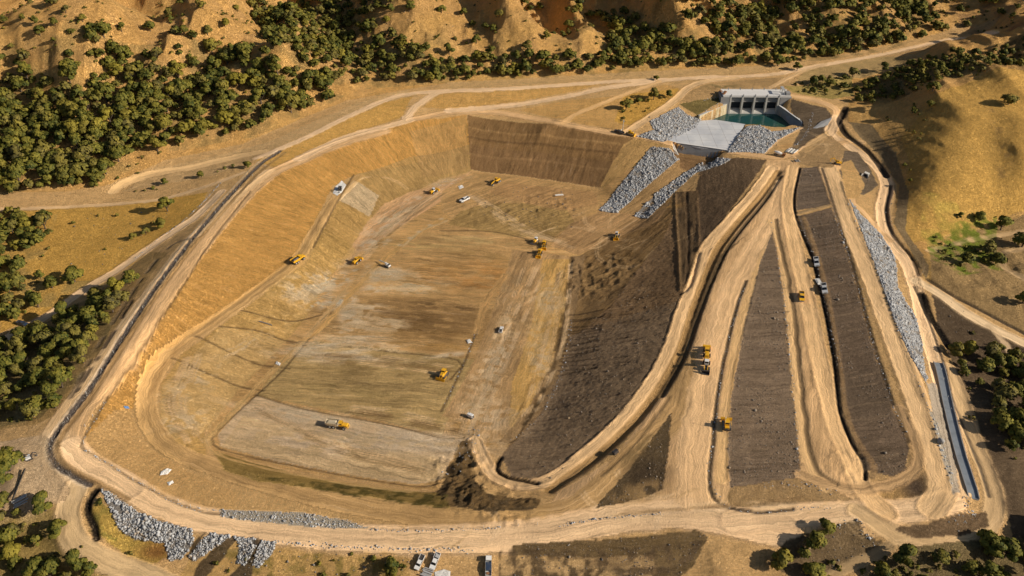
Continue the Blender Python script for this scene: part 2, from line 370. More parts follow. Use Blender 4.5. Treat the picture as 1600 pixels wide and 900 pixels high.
# golden shoulder left of the rim
zone_poly([(0,330),(170,320),(250,312),(325,300),(300,345),(250,378),(205,415),(130,455),(70,490),(0,520)], 'hillside', (.56,.35,.115))
field([(0,335),(90,335),(75,390),(45,430),(110,440),(200,425),(0,560)], (.24,.18,.08), .8, 1.6, 12, 6)
zone_poly([(-80,560),(0,535),(80,500),(140,465),(235,392),(262,395),(205,470),(150,570),(100,640),(60,662),(-100,690)], 'hillside', (.30,.205,.10))
field([(-80,560),(80,500),(200,450),(150,570),(60,655),(-100,690)], (.15,.12,.06), .8, 1.6, 12, 6)
zone_poly([(-80,790),(60,790),(95,800),(100,850),(150,890),(230,920),(-100,930)], 'hillside', (.27,.20,.085))
zone_poly([(150,780),(182,800),(180,815),(255,850),(262,870),(235,882),(200,868),(155,835),(140,800)], 'hillside', (.38,.27,.09))
field([(150,780),(175,800),(160,830),(230,860),(140,830)], (.17,.16,.05), .7, 2, 4, 6)
zone_poly([(300,850),(440,848),(640,862),(640,905),(280,905)], 'ground', (.42,.28,.125))
field([(330,850),(380,890),(420,905),(620,905),(640,880),(520,860),(420,870)], (.22,.17,.06), .8, 2.5, 3, 9)
# hollow east of the outer road, its shade painted into the soil colour
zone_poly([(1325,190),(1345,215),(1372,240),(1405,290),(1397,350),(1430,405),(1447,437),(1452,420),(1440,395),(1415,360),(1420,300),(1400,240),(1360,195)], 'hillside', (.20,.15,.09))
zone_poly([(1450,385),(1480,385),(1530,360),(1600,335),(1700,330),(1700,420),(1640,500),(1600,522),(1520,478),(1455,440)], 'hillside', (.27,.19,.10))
field([(1470,380),(1520,330),(1560,335),(1545,380),(1570,420),(1500,430),(1460,400)], (.15,.17,.04), .9, 2.0, 5, 3)
field([(1440,300),(1500,320),(1500,375),(1440,380)], (.30,.25,.07), .6, 1.5, 7, 3)
zone_poly([(1452,445),(1520,492),(1600,540),(1700,600),(1700,900),(1600,910),(1580,830),(1562,780),(1540,700),(1500,600),(1470,520)], 'ground', (.12,.088,.06))  # east bank: its shadow is put into the soil colour
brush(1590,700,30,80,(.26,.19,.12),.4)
# ground strips north of the basin
zone_poly([(190,300),(240,262),(320,248),(420,222),(560,160),(640,140),(620,158),(540,182),(470,220),(400,248),(330,275),(240,290)], 'ground', (.53,.37,.20))
zone_poly([(400,250),(470,222),(536,190),(602,160),(645,150),(628,183),(560,205),(480,235),(430,262)], 'ground', (.53,.33,.12))
zone_poly([(690,145),(860,137),(945,131),(880,146),(800,160),(700,170),(660,168)], 'ground', (.53,.33,.13))
zone_poly([(700,128),(860,121),(1000,112),(1200,103),(1190,112),(1060,122),(940,128),(800,135),(700,140)], 'ground', (.54,.37,.19))
zone_poly([(810,172),(880,158),(960,150),(1040,132),(1070,140),(1045,162),(1005,185),(975,205),(900,192)], 'ground', (.50,.315,.135))
zone_poly([(975,148),(1060,138),(1065,146),(1010,182),(985,196),(960,190)], 'hillside', (.55,.34,.11))
zone_poly([(1080,142),(1100,132),(1200,122),(1260,118),(1250,130),(1232,142),(1120,142),(1110,155),(1060,160)], 'ground', (.37,.25,.13))
zone_poly([(1060,162),(1127,152),(1135,162),(1090,181)], 'embankment', (.20,.16,.07))
brush(1130,135,14,5,(.15,.13,.06),.6,tex=1)
zone_poly([(1260,108),(1380,88),(1460,72),(1440,90),(1360,118),(1290,128),(1240,130)], 'ground', (.36,.26,.13))
zone_poly([(1225,135),(1330,118),(1335,150),(1300,155),(1240,145)], 'hillside', (.28,.22,.09))
zone_poly([(1235,155),(1290,168),(1303,185),(1292,205),(1262,228),(1232,240),(1250,205),(1240,185)], 'embankment', (.16,.125,.09))
# basin slopes
(_, _, _) = (0,0,0)
RIML = smooth_line(wp([(727,180),(650,188),(600,202),(533,225),(467,256),(400,293),(333,372),(287,445),(250,499),(187,595),(166,626),(130,690),(165,722),(208,750),(246,771),(320,800),(400,812),(520,825)]))
SL1 = [(729,180),(650,188),(600,202),(533,225),(467,256),(400,293),(333,372),(287,445),(250,499),(187,595),(166,626),(130,690),(165,722),(208,750),(246,771),(300,795),(370,800),(370,770),(290,735),(232,700),(205,650),(215,595),(260,545),(330,500),(405,448),(460,405),(490,350),(520,290),(555,273),(640,258),(735,235)]
zone_poly(SL1, 'embankment', ORG, ('across', RIML))
zone_poly([(130,690),(165,722),(208,750),(246,771),(300,795),(400,806),(600,820),(780,824),(880,815),(880,790),(700,790),(500,755),(370,735),(290,715),(240,690),(205,640),(180,640)], 'ground', (.49,.325,.16), ('across', RIML), .85)
zone_poly([(735,232),(640,256),(560,272),(535,300),(505,360),(480,410),(410,462),(340,512),(285,552),(252,600),(250,650),(272,690),(322,712),(318,672),(370,612),(430,552),(475,500),(500,460),(548,385),(580,345),(620,310),(690,280),(737,267)], 'embankment', (.40,.265,.115), ('across', RIML))
for q, c, a in (([(735,225),(640,245),(560,272),(580,345),(620,310),(690,280),(737,267)], (.36,.245,.115), .8),
             ([(500,355),(560,385),(480,470),(410,462)], (.37,.25,.105), .6),
             ([(345,510),(475,530),(320,675),(268,690),(250,640),(255,600)], (.43,.30,.15), .7),
             ([(552,282),(592,306),(577,338),(528,313)], (.66,.53,.36), .85),
             ([(640,205),(728,180),(733,262),(660,278)], (.34,.225,.11), .6)):
    zone_poly(q, None, c, None, a)
zone_poly([(600,318),(640,300),(700,285),(735,268),(745,275),(690,315),(640,345),(590,385),(568,398),(550,385),(575,345)], 'basin_floor', (.46,.30,.17), ('dir',560,400,690,300))
BACKL = smooth_line(wp([(733,182),(850,193),(960,209),(1000,214)]))
zone_poly([(730,180),(850,193),(960,208),(1000,214),(985,245),(945,292),(930,292),(880,284),(800,273),(735,265)], 'embankment', (.27,.17,.085), ('across', BACKL))
for y0, y1, c in ((199,201,(.34,.22,.11)),(214,216,(.20,.125,.065)),(240,243,(.36,.235,.12))):
    line([(732,y0),(850,y0+12),(968,y1+24)], 1.0, c, .25, .8)
zone_poly([(735,225),(850,238),(960,252),(945,292),(930,292),(880,284),(800,273),(736,265)], None, (.235,.15,.085), None, .5)
zone_poly([(1000,213),(1043,228),(1000,262),(958,302),(938,292),(960,250),(975,225)], 'embankment', (.40,.265,.125), ('dir',1010,225,950,290))
# basin floor
zone_poly([(737,268),(800,275),(880,286),(940,297),(985,262),(1040,270),(1052,300),(1012,341),(1055,335),(1000,350),(925,400),(905,480),(885,560),(850,640),(800,700),(760,720),(722,690),(680,768),(580,752),(480,738),(400,722),(335,705),(322,675),(370,612),(430,552),(475,500),(520,430),(560,395),(640,345),(690,315)], 'basin_floor', (.40,.26,.125), ('dir',480,620,640,640))
zone_poly([(690,300),(735,270),(800,276),(935,298),(940,320),(900,350),(820,370),(720,350),(690,330)], None, (.38,.25,.125), ('dir',700,340,850,290), .9)
zone_poly([(720,330),(760,318),(880,318),(900,350),(860,372),(800,370),(700,350)], None, (.30,.21,.095), None, .8)
zone_poly([(790,285),(930,300),(935,320),(880,330),(830,320),(760,300)], None, (.36,.225,.115), None, .7)
F2 = [(690,350),(830,375),(840,405),(800,430),(770,480),(740,560),(690,555),(600,545),(490,530),(560,450),(600,415),(640,375)]
zone_poly(F2, 'basin_floor', (.39,.255,.125), ('dir',500,540,740,562))
zone_poly([(490,532),(600,545),(740,562),(722,600),(690,680),(560,650),(400,618),(440,570)], 'basin_floor', (.36,.26,.13), ('dir',400,620,720,640))
zone_poly([(400,618),(480,640),(560,655),(690,682),(722,685),(690,750),(650,757),(560,745),(440,722),(345,698),(340,680),(370,645)], 'basin_floor', (.50,.38,.25), ('dir',400,620,720,680))
zone_poly([(345,698),(380,650),(560,690),(690,715),(680,755),(560,745)], None, (.42,.31,.175), None, .55)
# patches on the floor panels: white salts, orange and brown fines
for px, py, rx, ry, c, a, ang, tex in (
  (640,440,22,9,(.52,.43,.29),.8,-12,1.5),(700,430,26,11,(.34,.20,.09),.7,-8,1.2),(760,440,20,12,(.42,.22,.08),.6,0,1.2),
  (640,500,42,12,(.19,.12,.06),.85,-8,1.0),(585,478,14,5,(.17,.11,.055),.8,-8,1.3),(670,520,30,6,(.22,.14,.06),.7,-8,1.2),(560,520,12,5,(.66,.55,.40),.8,-5,1.6),(600,500,10,3,(.60,.47,.32),.7,-5,1.6),(700,480,26,5,(.16,.10,.05),.75,-8,1.5),(560,500,8,6,(.60,.50,.36),.8,0,1.5),
  (560,535,26,5,(.60,.46,.30),.8,-10,1.3),(680,540,22,5,(.36,.22,.09),.7,-8,1),(660,385,24,6,(.42,.31,.15),.7,-6,1),
  (750,400,24,7,(.30,.20,.09),.6,-8,1.4),(500,560,30,4,(.56,.46,.33),.7,-8,1.4),(600,580,44,6,(.25,.18,.085),.7,-6,1.4),(680,575,16,6,(.24,.17,.08),.6,-6,1.3),
  (540,610,50,6,(.27,.20,.095),.6,-6,1.5),(640,690,34,6,(.64,.52,.39),.8,-10,1.5),(450,645,30,4,(.60,.49,.36),.7,-10,1.5),(600,715,30,4,(.33,.24,.13),.6,-8,1.3),
  (500,690,34,8,(.62,.50,.38),.7,-8,.8),
  (505,445,16,7,(.74,.66,.52),.8,50,3.0),(530,472,9,5,(.78,.72,.6),.95,30,4),(480,455,14,8,(.70,.6,.45),.7,40,3.5),(550,430,12,5,(.74,.65,.5),.8,40,3.5),(500,475,8,4,(.76,.7,.56),.8,30,4),
  (620,335,14,7,(.70,.58,.43),.75,45,2.6),(585,380,10,6,(.74,.64,.5),.8,40,2.5),(600,355,14,7,(.66,.54,.4),.7,45,2.5),(700,285,12,3,(.70,.58,.44),.8,25,2.2),(655,310,12,4,(.64,.5,.36),.7,30,2.5),
  (300,600,20,8,(.58,.46,.3),.5,60,2.5),(400,520,30,8,(.52,.38,.2),.5,50,2.0),(280,660,14,6,(.6,.5,.36),.6,60,3)):
    brush(px, py, rx, ry, c, a, ang, tex, 3.2, 3.0 if tex < 2 else 1.4)
for px,py,rx,ry,c,a,ang,tex in ((655,492,40,13,(.215,.135,.065),.8,-6,.5),(700,520,24,9,(.25,.155,.07),.7,-6,.6),(610,505,10,8,(.56,.44,.29),.75,-6,1.2),(570,480,12,4,(.58,.47,.33),.8,-8,1.2),(560,528,16,3,(.66,.54,.38),.85,-6,.8),(480,548,12,4,(.62,.52,.38),.8,-8,1),(540,556,28,3,(.62,.52,.39),.7,-8,.8),
   (630,582,34,7,(.235,.165,.08),.75,-6,.7),(560,600,30,4,(.25,.18,.09),.6,-8,.9),(690,420,26,9,(.36,.215,.09),.75,-6,.5),(760,425,14,16,(.42,.23,.09),.6,0,.6),(740,375,24,7,(.46,.35,.18),.6,-6,.8),(600,430,10,10,(.50,.42,.29),.7,20,1.2),(660,690,36,7,(.66,.55,.42),.75,-8,.8),(470,650,28,5,(.60,.50,.37),.7,-10,.9),(640,735,26,5,(.33,.245,.14),.6,-6,.7)):
    brush(px,py,rx,ry,c,a,ang,tex,3,3)
# the worked strip down the middle of the floor
zone_poly([(800,390),(888,400),(893,410),(880,500),(862,560),(835,620),(800,680),(760,690),(735,660),(690,650),(722,600),(742,560),(772,480),(790,430)], None, (.37,.245,.13), ('dir',720,700,850,430))
zone_poly([(848,405),(893,405),(880,500),(862,560),(835,620),(800,680),(795,660),(800,600),(830,510)], None, (.48,.31,.125), None, .85)
for px, py, rx, ry, c, a, ang, tex in ((855,470,9,12,(.62,.46,.27),.8,70,1.5),(840,530,8,22,(.62,.45,.25),.7,0,1.5),(800,500,7,30,(.27,.19,.11),.6,-18,1.2),(775,560,6,22,(.62,.52,.38),.7,-18,2),(745,600,6,16,(.56,.42,.26),.6,-18,2.2),(762,650,14,12,(.64,.5,.34),.7,0,1.3),(835,600,7,16,(.38,.24,.1),.6,-18,1),(800,450,9,16,(.30,.22,.13),.5,-18,1.3),(770,690,14,7,(.6,.45,.29),.6,0,1.2)):
    brush(px, py, rx, ry, c, a, ang, tex, 3, 1.5)
# right-hand dark slope, paler and churned towards its head
SL4 = [(1053,303),(1056,350),(1062,445),(1070,470),(1052,535),(1012,605),(955,665),(905,712),(855,752),(800,745),(782,715),(800,690),(845,640),(875,580),(890,520),(893,450),(905,400),(960,370),(1010,345)]
zone_poly(SL4, 'dark_fill', (.27,.185,.11), ('dir',900,560,1050,540))
zone_poly([(893,520),(960,500),(1062,470),(1050,540),(1012,605),(955,665),(905,712),(855,752),(800,745),(782,715),(830,660),(875,580)], None, (.225,.172,.12), None, .8)
zone_poly([(905,400),(960,370),(1010,345),(1053,303),(1056,325),(1035,375),(990,430),(955,478),(905,520),(890,525),(895,440)], 'basin_floor', (.27,.175,.085), ('dir',905,470,1040,350), .85)
brush(925,440,17,14,(.36,.24,.12),.8,0,1.4); brush(960,400,20,14,(.22,.14,.065),.8,20,1.5); brush(1010,360,14,12,(.27,.17,.08),.6); brush(985,470,26,22,(.20,.135,.075),.7,0,.6); brush(1040,400,10,26,(.15,.105,.06),.6,0,.6); brush(1010,450,16,16,(.13,.09,.055),.6,0,.8); brush(1040,440,12,22,(.13,.09,.055),.6)
brush(940,500,22,10,(.19,.13,.075),.6,0,1.3); brush(970,590,24,10,(.15,.115,.08),.5,0,1.3)
zone_poly([(893,400),(915,398),(902,470),(890,540),(872,590),(845,645),(800,695),(780,690),(830,630),(862,570),(880,500)], None, (.27,.185,.105), ('dir',800,690,905,420), .9)
zone_poly([(940,330),(985,262),(1040,258),(1060,262),(1050,300),(1012,341),(1053,303),(1030,345),(960,372),(905,398),(860,385),(890,350)], None, (.37,.24,.13), ('dir',900,390,1040,290), .8)
# churned ground with mounds
for cx, cy, n, R, am in ((930,430,9,26,.9),(860,330,8,30,.7),(760,330,8,26,.5),(712,735,12,13,1.9),(728,772,12,13,1.7),(785,786,12,14,1.2),(1320,725,6,10,.8)):
    (wx, wy), = wp([(cx, cy)]); sl = box([wx-R*1.3, wx+R*1.3],[wy-R*1.3, wy+R*1.3], 0)
    f = np.exp(-(np.hypot(X[sl]-wx, Y[sl]-wy)/R)**4)
    Z[sl] += f*am*(ridged(X[sl]/5+cx, Y[sl]/5, 3, 14)-.5)*1.8
# strips beside the head of ramp A
zone_poly([(1053,300),(1087,298),(1091,397),(1074,450),(1062,455),(1056,400)], 'embankment', (.21,.145,.085), ('dir',1070,300,1068,440))
zone_poly([(1087,298),(1094,265),(1150,246),(1198,250),(1170,290),(1135,335),(1100,378),(1091,397)], 'dark_fill', (.135,.098,.065), ('dir',1100,290,1095,380))
line([(1073,300),(1076,380),(1072,448)], .8, (.12,.08,.05), -.3, .8)
line([(1089,298),(1091,340),(1092,392)], .8, (.3,.2,.11), .2, .7)
line([(1055,303),(1058,370),(1063,455)], .9, (.33,.22,.12), .5, .7)
line([(1092,395),(1078,445),(1063,458)], 1.4, (.05,.037,.025), -1.0, .85)
# wide haul ground right of ramp A
zone_poly([(1198,250),(1245,250),(1250,262),(1238,330),(1245,420),(1260,500),(1280,600),(1310,690),(1350,760),(1380,790),(1420,812),(1390,840),(1150,830),(1090,795),(1040,790),(940,802),(850,815),(870,770),(960,715),(1030,620),(1062,560),(1085,500),(1115,440),(1150,360),(1190,290)], 'haul_road', ROAD, ('dir',1090,740,1180,380))
# front junction plain
zone_poly([(1040,780),(1100,760),(1150,765),(1240,752),(1330,775),(1380,790),(1420,812),(1390,840),(1150,832),(1060,815),(940,805)], None, (.52,.355,.195), None, .6)
zone_poly([(1150,750),(1250,748),(1300,765),(1350,790),(1330,797),(1240,792),(1140,800),(1135,775)], 'ground', (.33,.225,.12))
zone_poly([(1350,785),(1400,748),(1442,745),(1442,780),(1420,792),(1380,793)], 'ground', (.36,.235,.11))
brush(1430,760,7,8,(.08,.06,.05),.9)
# roads
ribbon([(600,204),(533,224),(467,252),(420,275),(372,318),(320,378),(272,440),(232,500),(168,595),(130,640),(112,680),(118,712),(150,735),(205,765)], 5.0, ROAD, berm=(.5,.9))
ribbon([(420,268),(362,312),(330,345),(290,380),(240,447),(196,505),(134,600),(95,652),(78,690),(90,735),(118,765)], 3.6, (.58,.41,.24), hw2=5)
ribbon([(560,277),(520,315),(490,362),(460,408),(400,455),(330,505),(275,545),(238,590),(228,640),(248,685),(300,718),(400,746),(500,771),(600,790),(700,806),(800,809),(900,792),(960,742),(1010,690),(1060,640),(1075,560)], 3.0, (.36,.235,.11), a=.7, hw2=7)
ribbon([(300,718),(400,752),(500,779),(600,799),(700,813),(800,816)], 5.0, (.36,.235,.115), a=.6)
ribbon([(112,700),(135,722),(187,752),(253,792),(317,812),(400,826),(520,838),(650,843),(800,838),(900,822),(1000,806),(1080,804),(1160,818),(1220,826)], 5.6, PALE, hw2=8, berm=(.35,.8))
ribbon([(1150,815),(1267,805),(1350,801),(1433,797),(1487,782)], 6.0, PALE, berm=(.3,.8))
ribbon([(1340,800),(1385,828),(1420,842),(1480,851),(1530,835),(1553,795),(1545,750),(1520,690),(1500,625),(1480,575)], 4.2, (.42,.30,.17), berm=(.5,.8), zone='access_road')
ribbon([(640,188),(700,177),(760,176),(800,180),(880,194),(950,207),(1000,213),(1050,224)], 3.2, ROAD, berm=(.5,.7))
ribbon([(467,248),(540,215),(600,199),(640,188)], 4.0, PALE)
ribbon([(700,173),(800,165),(880,152),(950,137),(1067,123),(1120,120)], 3.0, PALE, zone='access_road')
ribbon([(0+400,247),(467,220),(533,187),(600,157),(640,147),(683,143),(800,138),(950,128),(1067,123),(1200,117),(1267,105),(1380,85),(1500,60),(1557,50)], 2.8, PALE, zone='access_road')
ribbon([(700,142),(683,145),(655,162),(634,184)], 3.0, PALE, zone='access_road')
ribbon([(980,206),(1010,187),(1050,160),(1075,138),(1100,128),(1150,122)], 3.2, (.56,.39,.22), zone='access_road', berm=(.4,.7))
ribbon([(880,192),(905,176),(970,150),(1030,128)], 2.4, (.52,.34,.17), zone='access_road', a=.8)
ribbon([(1290,100),(1240,118),(1200,140),(1190,140)], 1.8, (.46,.32,.18), zone='access_road', a=.7)
ribbon([(1232,150),(1270,156),(1302,168),(1308,185),(1298,208),(1270,225),(1245,245)], 3.2, ROAD, zone='access_road', berm=(.3,.7))
ribbon([(1251,200),(1215,219),(1192,240)], 1.8, (.46,.31,.17), zone='access_road')
ribbon([(1308,185),(1298,208),(1335,235),(1370,262),(1385,290),(1378,330),(1388,375),(1415,410),(1430,450),(1445,510),(1462,570),(1480,640),(1497,720),(1500,765)], 4.2, PALE, berm=(.5,.8), hw2=4.6)
ribbon([(1360,285),(1330,310),(1352,335),(1390,375)], 2.2, ROAD, zone='access_road')
ribbon([(1310,262),(1300,240),(1318,222),(1345,222)], 3.0, ROAD)
ribbon([(1432,440),(1470,462),(1510,490),(1550,512),(1610,542)], 3.6, (.55,.42,.27), zone='access_road', berm=(.5,.8))
ribbon([(1545,510),(1572,540),(1580,565)], 2.0, (.40,.3,.19), zone='access_road')
ribbon([(1700,350),(1580,365),(1500,380),(1450,392)], 2.0, (.45,.32,.18), zone='access_road', a=.8)
ribbon([(1610,440),(1575,420),(1563,400),(1590,390),(1640,380)], 2.4, (.42,.3,.17), zone='access_road', a=.8)
ribbon([(-40,555),(70,497),(130,455),(180,425),(230,390),(275,360),(310,335),(345,300)], 3.2, PALE, zone='access_road', berm=(.4,.8))
ribbon([(-60,332),(0,328),(80,325),(170,320),(250,312),(320,292),(380,270)], 2.0, (.50,.35,.2), zone='access_road')
ribbon([(176,300),(188,290),(240,272),(300,262),(360,248),(410,238)], 3.6, (.55,.38,.2), zone='access_road')
ribbon([(117,765),(105,800),(113,840),(146,868),(200,890),(260,915)], 5.2, (.45,.33,.19), berm=(.5,.8), zone='access_road')
zone_poly([(60,680),(95,690),(80,730),(110,765),(100,785),(40,800),(0,810),(-60,820),(-60,700),(0,690)], 'ground', (.56,.41,.26))
# ramp A, haul way B, lanes
ribbon([(1207,262),(1180,300),(1140,345),(1105,385),(1085,440),(1065,490),(1045,550),(1010,610),(965,665),(910,715),(860,750),(815,760),(775,745),(752,715),(742,690)], 3.6, (.54,.375,.215), berm=(.55,.6))
line([(1216,268),(1190,305),(1150,352),(1122,390),(1100,440),(1082,490),(1062,550),(1027,612),(985,664),(930,715),(880,750),(860,765)], 2.6, (.28,.18,.085), -1.6, .85)
line([(1220,275),(1196,312),(1160,356),(1134,392),(1112,440),(1092,492),(1070,556),(1035,618)], 1.3, (.06,.045,.03), -.9, .8)
zone_poly([(1165,368),(1137,395),(1112,450),(1092,510),(1072,560),(1082,500),(1102,440),(1124,398)], None, (.135,.095,.055), None, .7)
line([(940,742),(985,700),(1020,655),(1045,620)], 1.0, (.25,.165,.085), -.3, .6)
ribbon([(1225,285),(1207,340),(1172,400),(1142,460),(1118,540),(1098,620),(1086,700),(1085,775)], 5.5, (.54,.375,.22), a=.7, hw2=8)
ribbon([(1197,395),(1178,440),(1160,500),(1143,580),(1130,680),(1127,750)], 2.4, (.57,.385,.20), a=.9)
line([(1165,440),(1148,490),(1135,545),(1120,620),(1114,690),(1108,745),(1113,775),(1135,792),(1180,800),(1235,795)], .9, (.07,.055,.04), -.6, .85, wob=.4)
line([(1185,430),(1168,500),(1150,570),(1140,640),(1137,750)], .7, (.30,.19,.09), .4, .6)
# dark fill strips
for P, c, f in (([(1208,360),(1225,470),(1238,600),(1250,745),(1140,762),(1137,700),(1142,620),(1165,500),(1188,410)], (.20,.155,.115), ('dir',1140,600,1240,598)),
             ([(1252,262),(1280,260),(1298,320),(1243,329),(1245,290)], (.165,.132,.104), ('dir',1250,300,1290,298)),
             ([(1246,338),(1300,324),(1330,420),(1362,540),(1395,640),(1420,700),(1415,735),(1395,745),(1355,735),(1325,660),(1305,560),(1290,480),(1270,400)], (.15,.115,.086), ('dir',1290,480,1340,470)),
             ([(1048,645),(1045,700),(1035,765),(1000,780),(930,795),(945,775),(985,730),(1015,690)], (.10,.075,.045), None)):
    zone_poly(P, 'dark_fill', c, f)
zone_poly([(1308,590),(1378,570),(1400,640),(1330,665)], None, (.115,.09,.068), None, .6)
brush(1190,700,16,20,(.14,.108,.08),.6,0,1.2); brush(1290,360,14,12,(.07,.058,.05),.5); brush(1370,700,14,14,(.12,.092,.066),.7,0,1)
brush(1010,740,10,10,(.04,.03,.022),.7); brush(1000,700,14,3,(.20,.14,.07),.8,50,1); brush(1000,770,14,5,(.32,.22,.11),.7,15,1.5)
line([(1240,335),(1300,319)], 1.2, (.30,.215,.13), .4, .9)
# lanes between the strips
ribbon([(1205,345),(1216,375),(1228,440),(1236,520),(1246,620),(1262,720),(1290,765)], 2.2, (.52,.355,.19), a=.95)
line([(1213,345),(1222,390),(1236,460),(1246,540),(1254,620),(1265,700),(1280,738),(1300,752)], 1.2, (.17,.12,.07), -.5, .85, wob=1.2)
ribbon([(1240,262),(1232,320),(1244,390),(1262,470),(1280,560),(1302,650),(1328,715),(1352,770),(1385,800)], 4.4, (.54,.37,.205), berm=(.4,.7))
line([(1250,262),(1241,310),(1246,345),(1268,400),(1278,440),(1292,500),(1304,570),(1312,640),(1330,690),(1350,725),(1352,748)], .9, (.035,.03,.028), -1.0, .95)
line([(1256,340),(1275,395),(1290,450),(1303,520),(1314,590),(1320,640),(1340,690),(1365,728),(1362,745)], 1.5, (.27,.185,.105), .3, .85)
ribbon([(1294,262),(1322,340),(1357,420),(1387,500),(1417,580),(1442,650),(1462,720),(1472,765),(1455,795)], 5.8, (.54,.38,.22), berm=(.4,.7))
line([(1284,262),(1302,320),(1333,420),(1363,530),(1396,632),(1418,690)], 1.0, (.07,.055,.045), -.5, .8)
ribbon([(1405,640),(1430,690),(1432,730),(1405,752),(1370,762),(1330,765),(1270,750),(1250,742)], 2.4, (.40,.27,.15), berm=(.3,.6))
line([(1315,285),(1335,345),(1370,425),(1403,515),(1432,590),(1455,655),(1478,730),(1488,765)], 1.1, (.33,.23,.13), .4, .8)
zone_poly([(1448,600),(1462,598),(1478,650),(1492,720),(1500,770),(1488,772),(1480,730),(1458,655)], 'riprap_bed', (.42,.36,.29))
# the aprons of soil around the spillway
zone_poly([(1052,248),(1093,255),(1117,248),(1140,246),(1085,272),(1050,300),(990,335),(962,332),(1000,300),(1045,260)], None, (.34,.225,.115), ('dir',960,332,1080,255))
zone_poly([(1240,242),(1262,228),(1298,212),(1325,235),(1300,262),(1285,262),(1250,256)], 'ground', (.34,.235,.13))
zone_poly([(1262,222),(1292,204),(1296,212),(1280,228),(1255,243)], None, (.42,.29,.155), None, .8)
zone_poly([(1320,235),(1340,238),(1358,262),(1372,290),(1350,305),(1325,300),(1312,270)], 'embankment', (.19,.15,.11))
zone_poly([(1312,255),(1330,250),(1352,290),(1340,310),(1322,312)], 'ground', (.50,.33,.16))
# spoil, dark ground and erosion in the foreground
zone_poly([(682,768),(705,735),(720,690),(738,688),(735,740),(760,772),(845,780),(838,795),(760,800),(690,790)], 'dark_fill', (.085,.062,.035))
field([(680,770),(720,690),(745,690),(740,760),(845,780),(838,797),(690,792)], (.20,.135,.065), .7, 3, 3, 8)
zone_poly([(330,702),(480,744),(600,762),(682,770),(705,795),(600,780),(480,762),(400,752),(350,735)], 'embankment', (.27,.19,.075))
field([(400,745),(600,762),(700,775),(700,796),(560,778),(450,757)], (.10,.085,.03), .9, 2, 4, 8)
line([(782,715),(776,732),(792,745),(840,755)], 1.0, (.03,.022,.015), -1.2, .9)
zone_poly([(800,852),(1000,838),(1088,829),(1106,840),(1085,880),(1060,905),(980,905),(900,870),(800,868)], 'dark_fill', (.15,.11,.06))
zone_poly([(780,872),(1020,868),(1030,905),(780,905)], None, (.38,.27,.15), None, .7)
field([(780,860),(1100,845),(1060,905),(780,905)], (.085,.062,.04), .8, 3, 3, 8)
zone_poly([(1300,822),(1340,812),(1350,835),(1400,855),(1340,890),(1240,905),(1200,880),(1230,845)], 'ground', (.17,.125,.075))
zone_poly([(1395,825),(1450,818),(1540,800),(1545,822),(1500,838),(1430,842)], 'ground', (.17,.12,.075))
ribbon([(1390,855),(1330,885),(1270,915)], 2.4, (.30,.215,.12), zone='access_road', a=.8)
zone_poly([(1400,862),(1600,840),(1600,920),(1330,920)], 'hillside', (.14,.11,.06))
brush(245,862,8,4,(.17,.085,.035),.9)
for bx,by,rx,ry in ((40,735,14,16),(60,760,16,8),(20,770,14,8),(75,700,8,10),(90,755,8,6)): brush(bx,by,rx,ry,(.66,.50,.33),.85,0,.6)
# rock armour beds
RIP = {
 'chute left': [(1017,230),(1045,232),(1063,247),(1047,260),(1000,300),(962,333),(935,329),(960,300)],
 'chute right': [(1093,256),(1117,248),(1143,248),(1125,259),(1087,270),(1052,302),(1012,341),(990,337),(1027,300),(1067,272)],
 'apron left': [(1015,190),(1060,167),(1075,180),(1095,186),(1088,199),(1036,222),(995,213),(1022,203)],
 'apron right': [(1136,239),(1150,215),(1168,197),(1187,196),(1205,206),(1230,203),(1251,199),(1215,219),(1194,240),(1165,238)],
 'right slope': [(1326,310),(1343,333),(1377,367),(1399,405),(1403,450),(1432,500),(1440,533),(1448,602),(1425,562),(1398,503),(1365,410)],
 'front left': [(155,762),(175,772),(215,800),(250,815),(300,827),(304,845),(285,873),(265,877),(257,850),(210,842),(185,825),(170,790)],
 'front finger': [(328,833),(362,838),(345,850),(305,877),(293,872)],
 'front finger b': [(365,838),(402,842),(400,855),(383,885),(368,880),(375,855)],
 'front finger c': [(410,845),(432,848),(425,865),(403,888),(393,882)],
 'lower right': [(1452,640),(1462,655),(1475,700),(1490,750),(1486,760),(1470,710)],
}
for k, P in RIP.items():
    zone_poly(P, 'riprap_bed', (.24,.225,.21) if k != 'lower right' else (.4,.36,.3))
for P in ([(363,838),(372,842),(340,880),(318,905),(300,905),(310,880)], [(402,842),(410,846),(395,885),(392,905),(350,905),(375,885)], [(304,845),(322,833),(300,868),(292,872)]):
    zone_poly(P, 'ground', (.06,.05,.04), None, .8)  # gaps between the rock fingers, their shadow painted as dark soil
GRAV = [(342,796),(400,798),(480,802),(540,812),(575,825),(520,826),(400,815),(345,808)]
zone_poly(GRAV, 'gravel_bed', (.29,.255,.20))
brush(1045,320,5,9,(.45,.27,.1),.8,40,1.5); brush(1230,228,8,4,(.42,.26,.12),.8,30,1.3); brush(1030,345,10,6,(.40,.25,.12),.5,40,1)
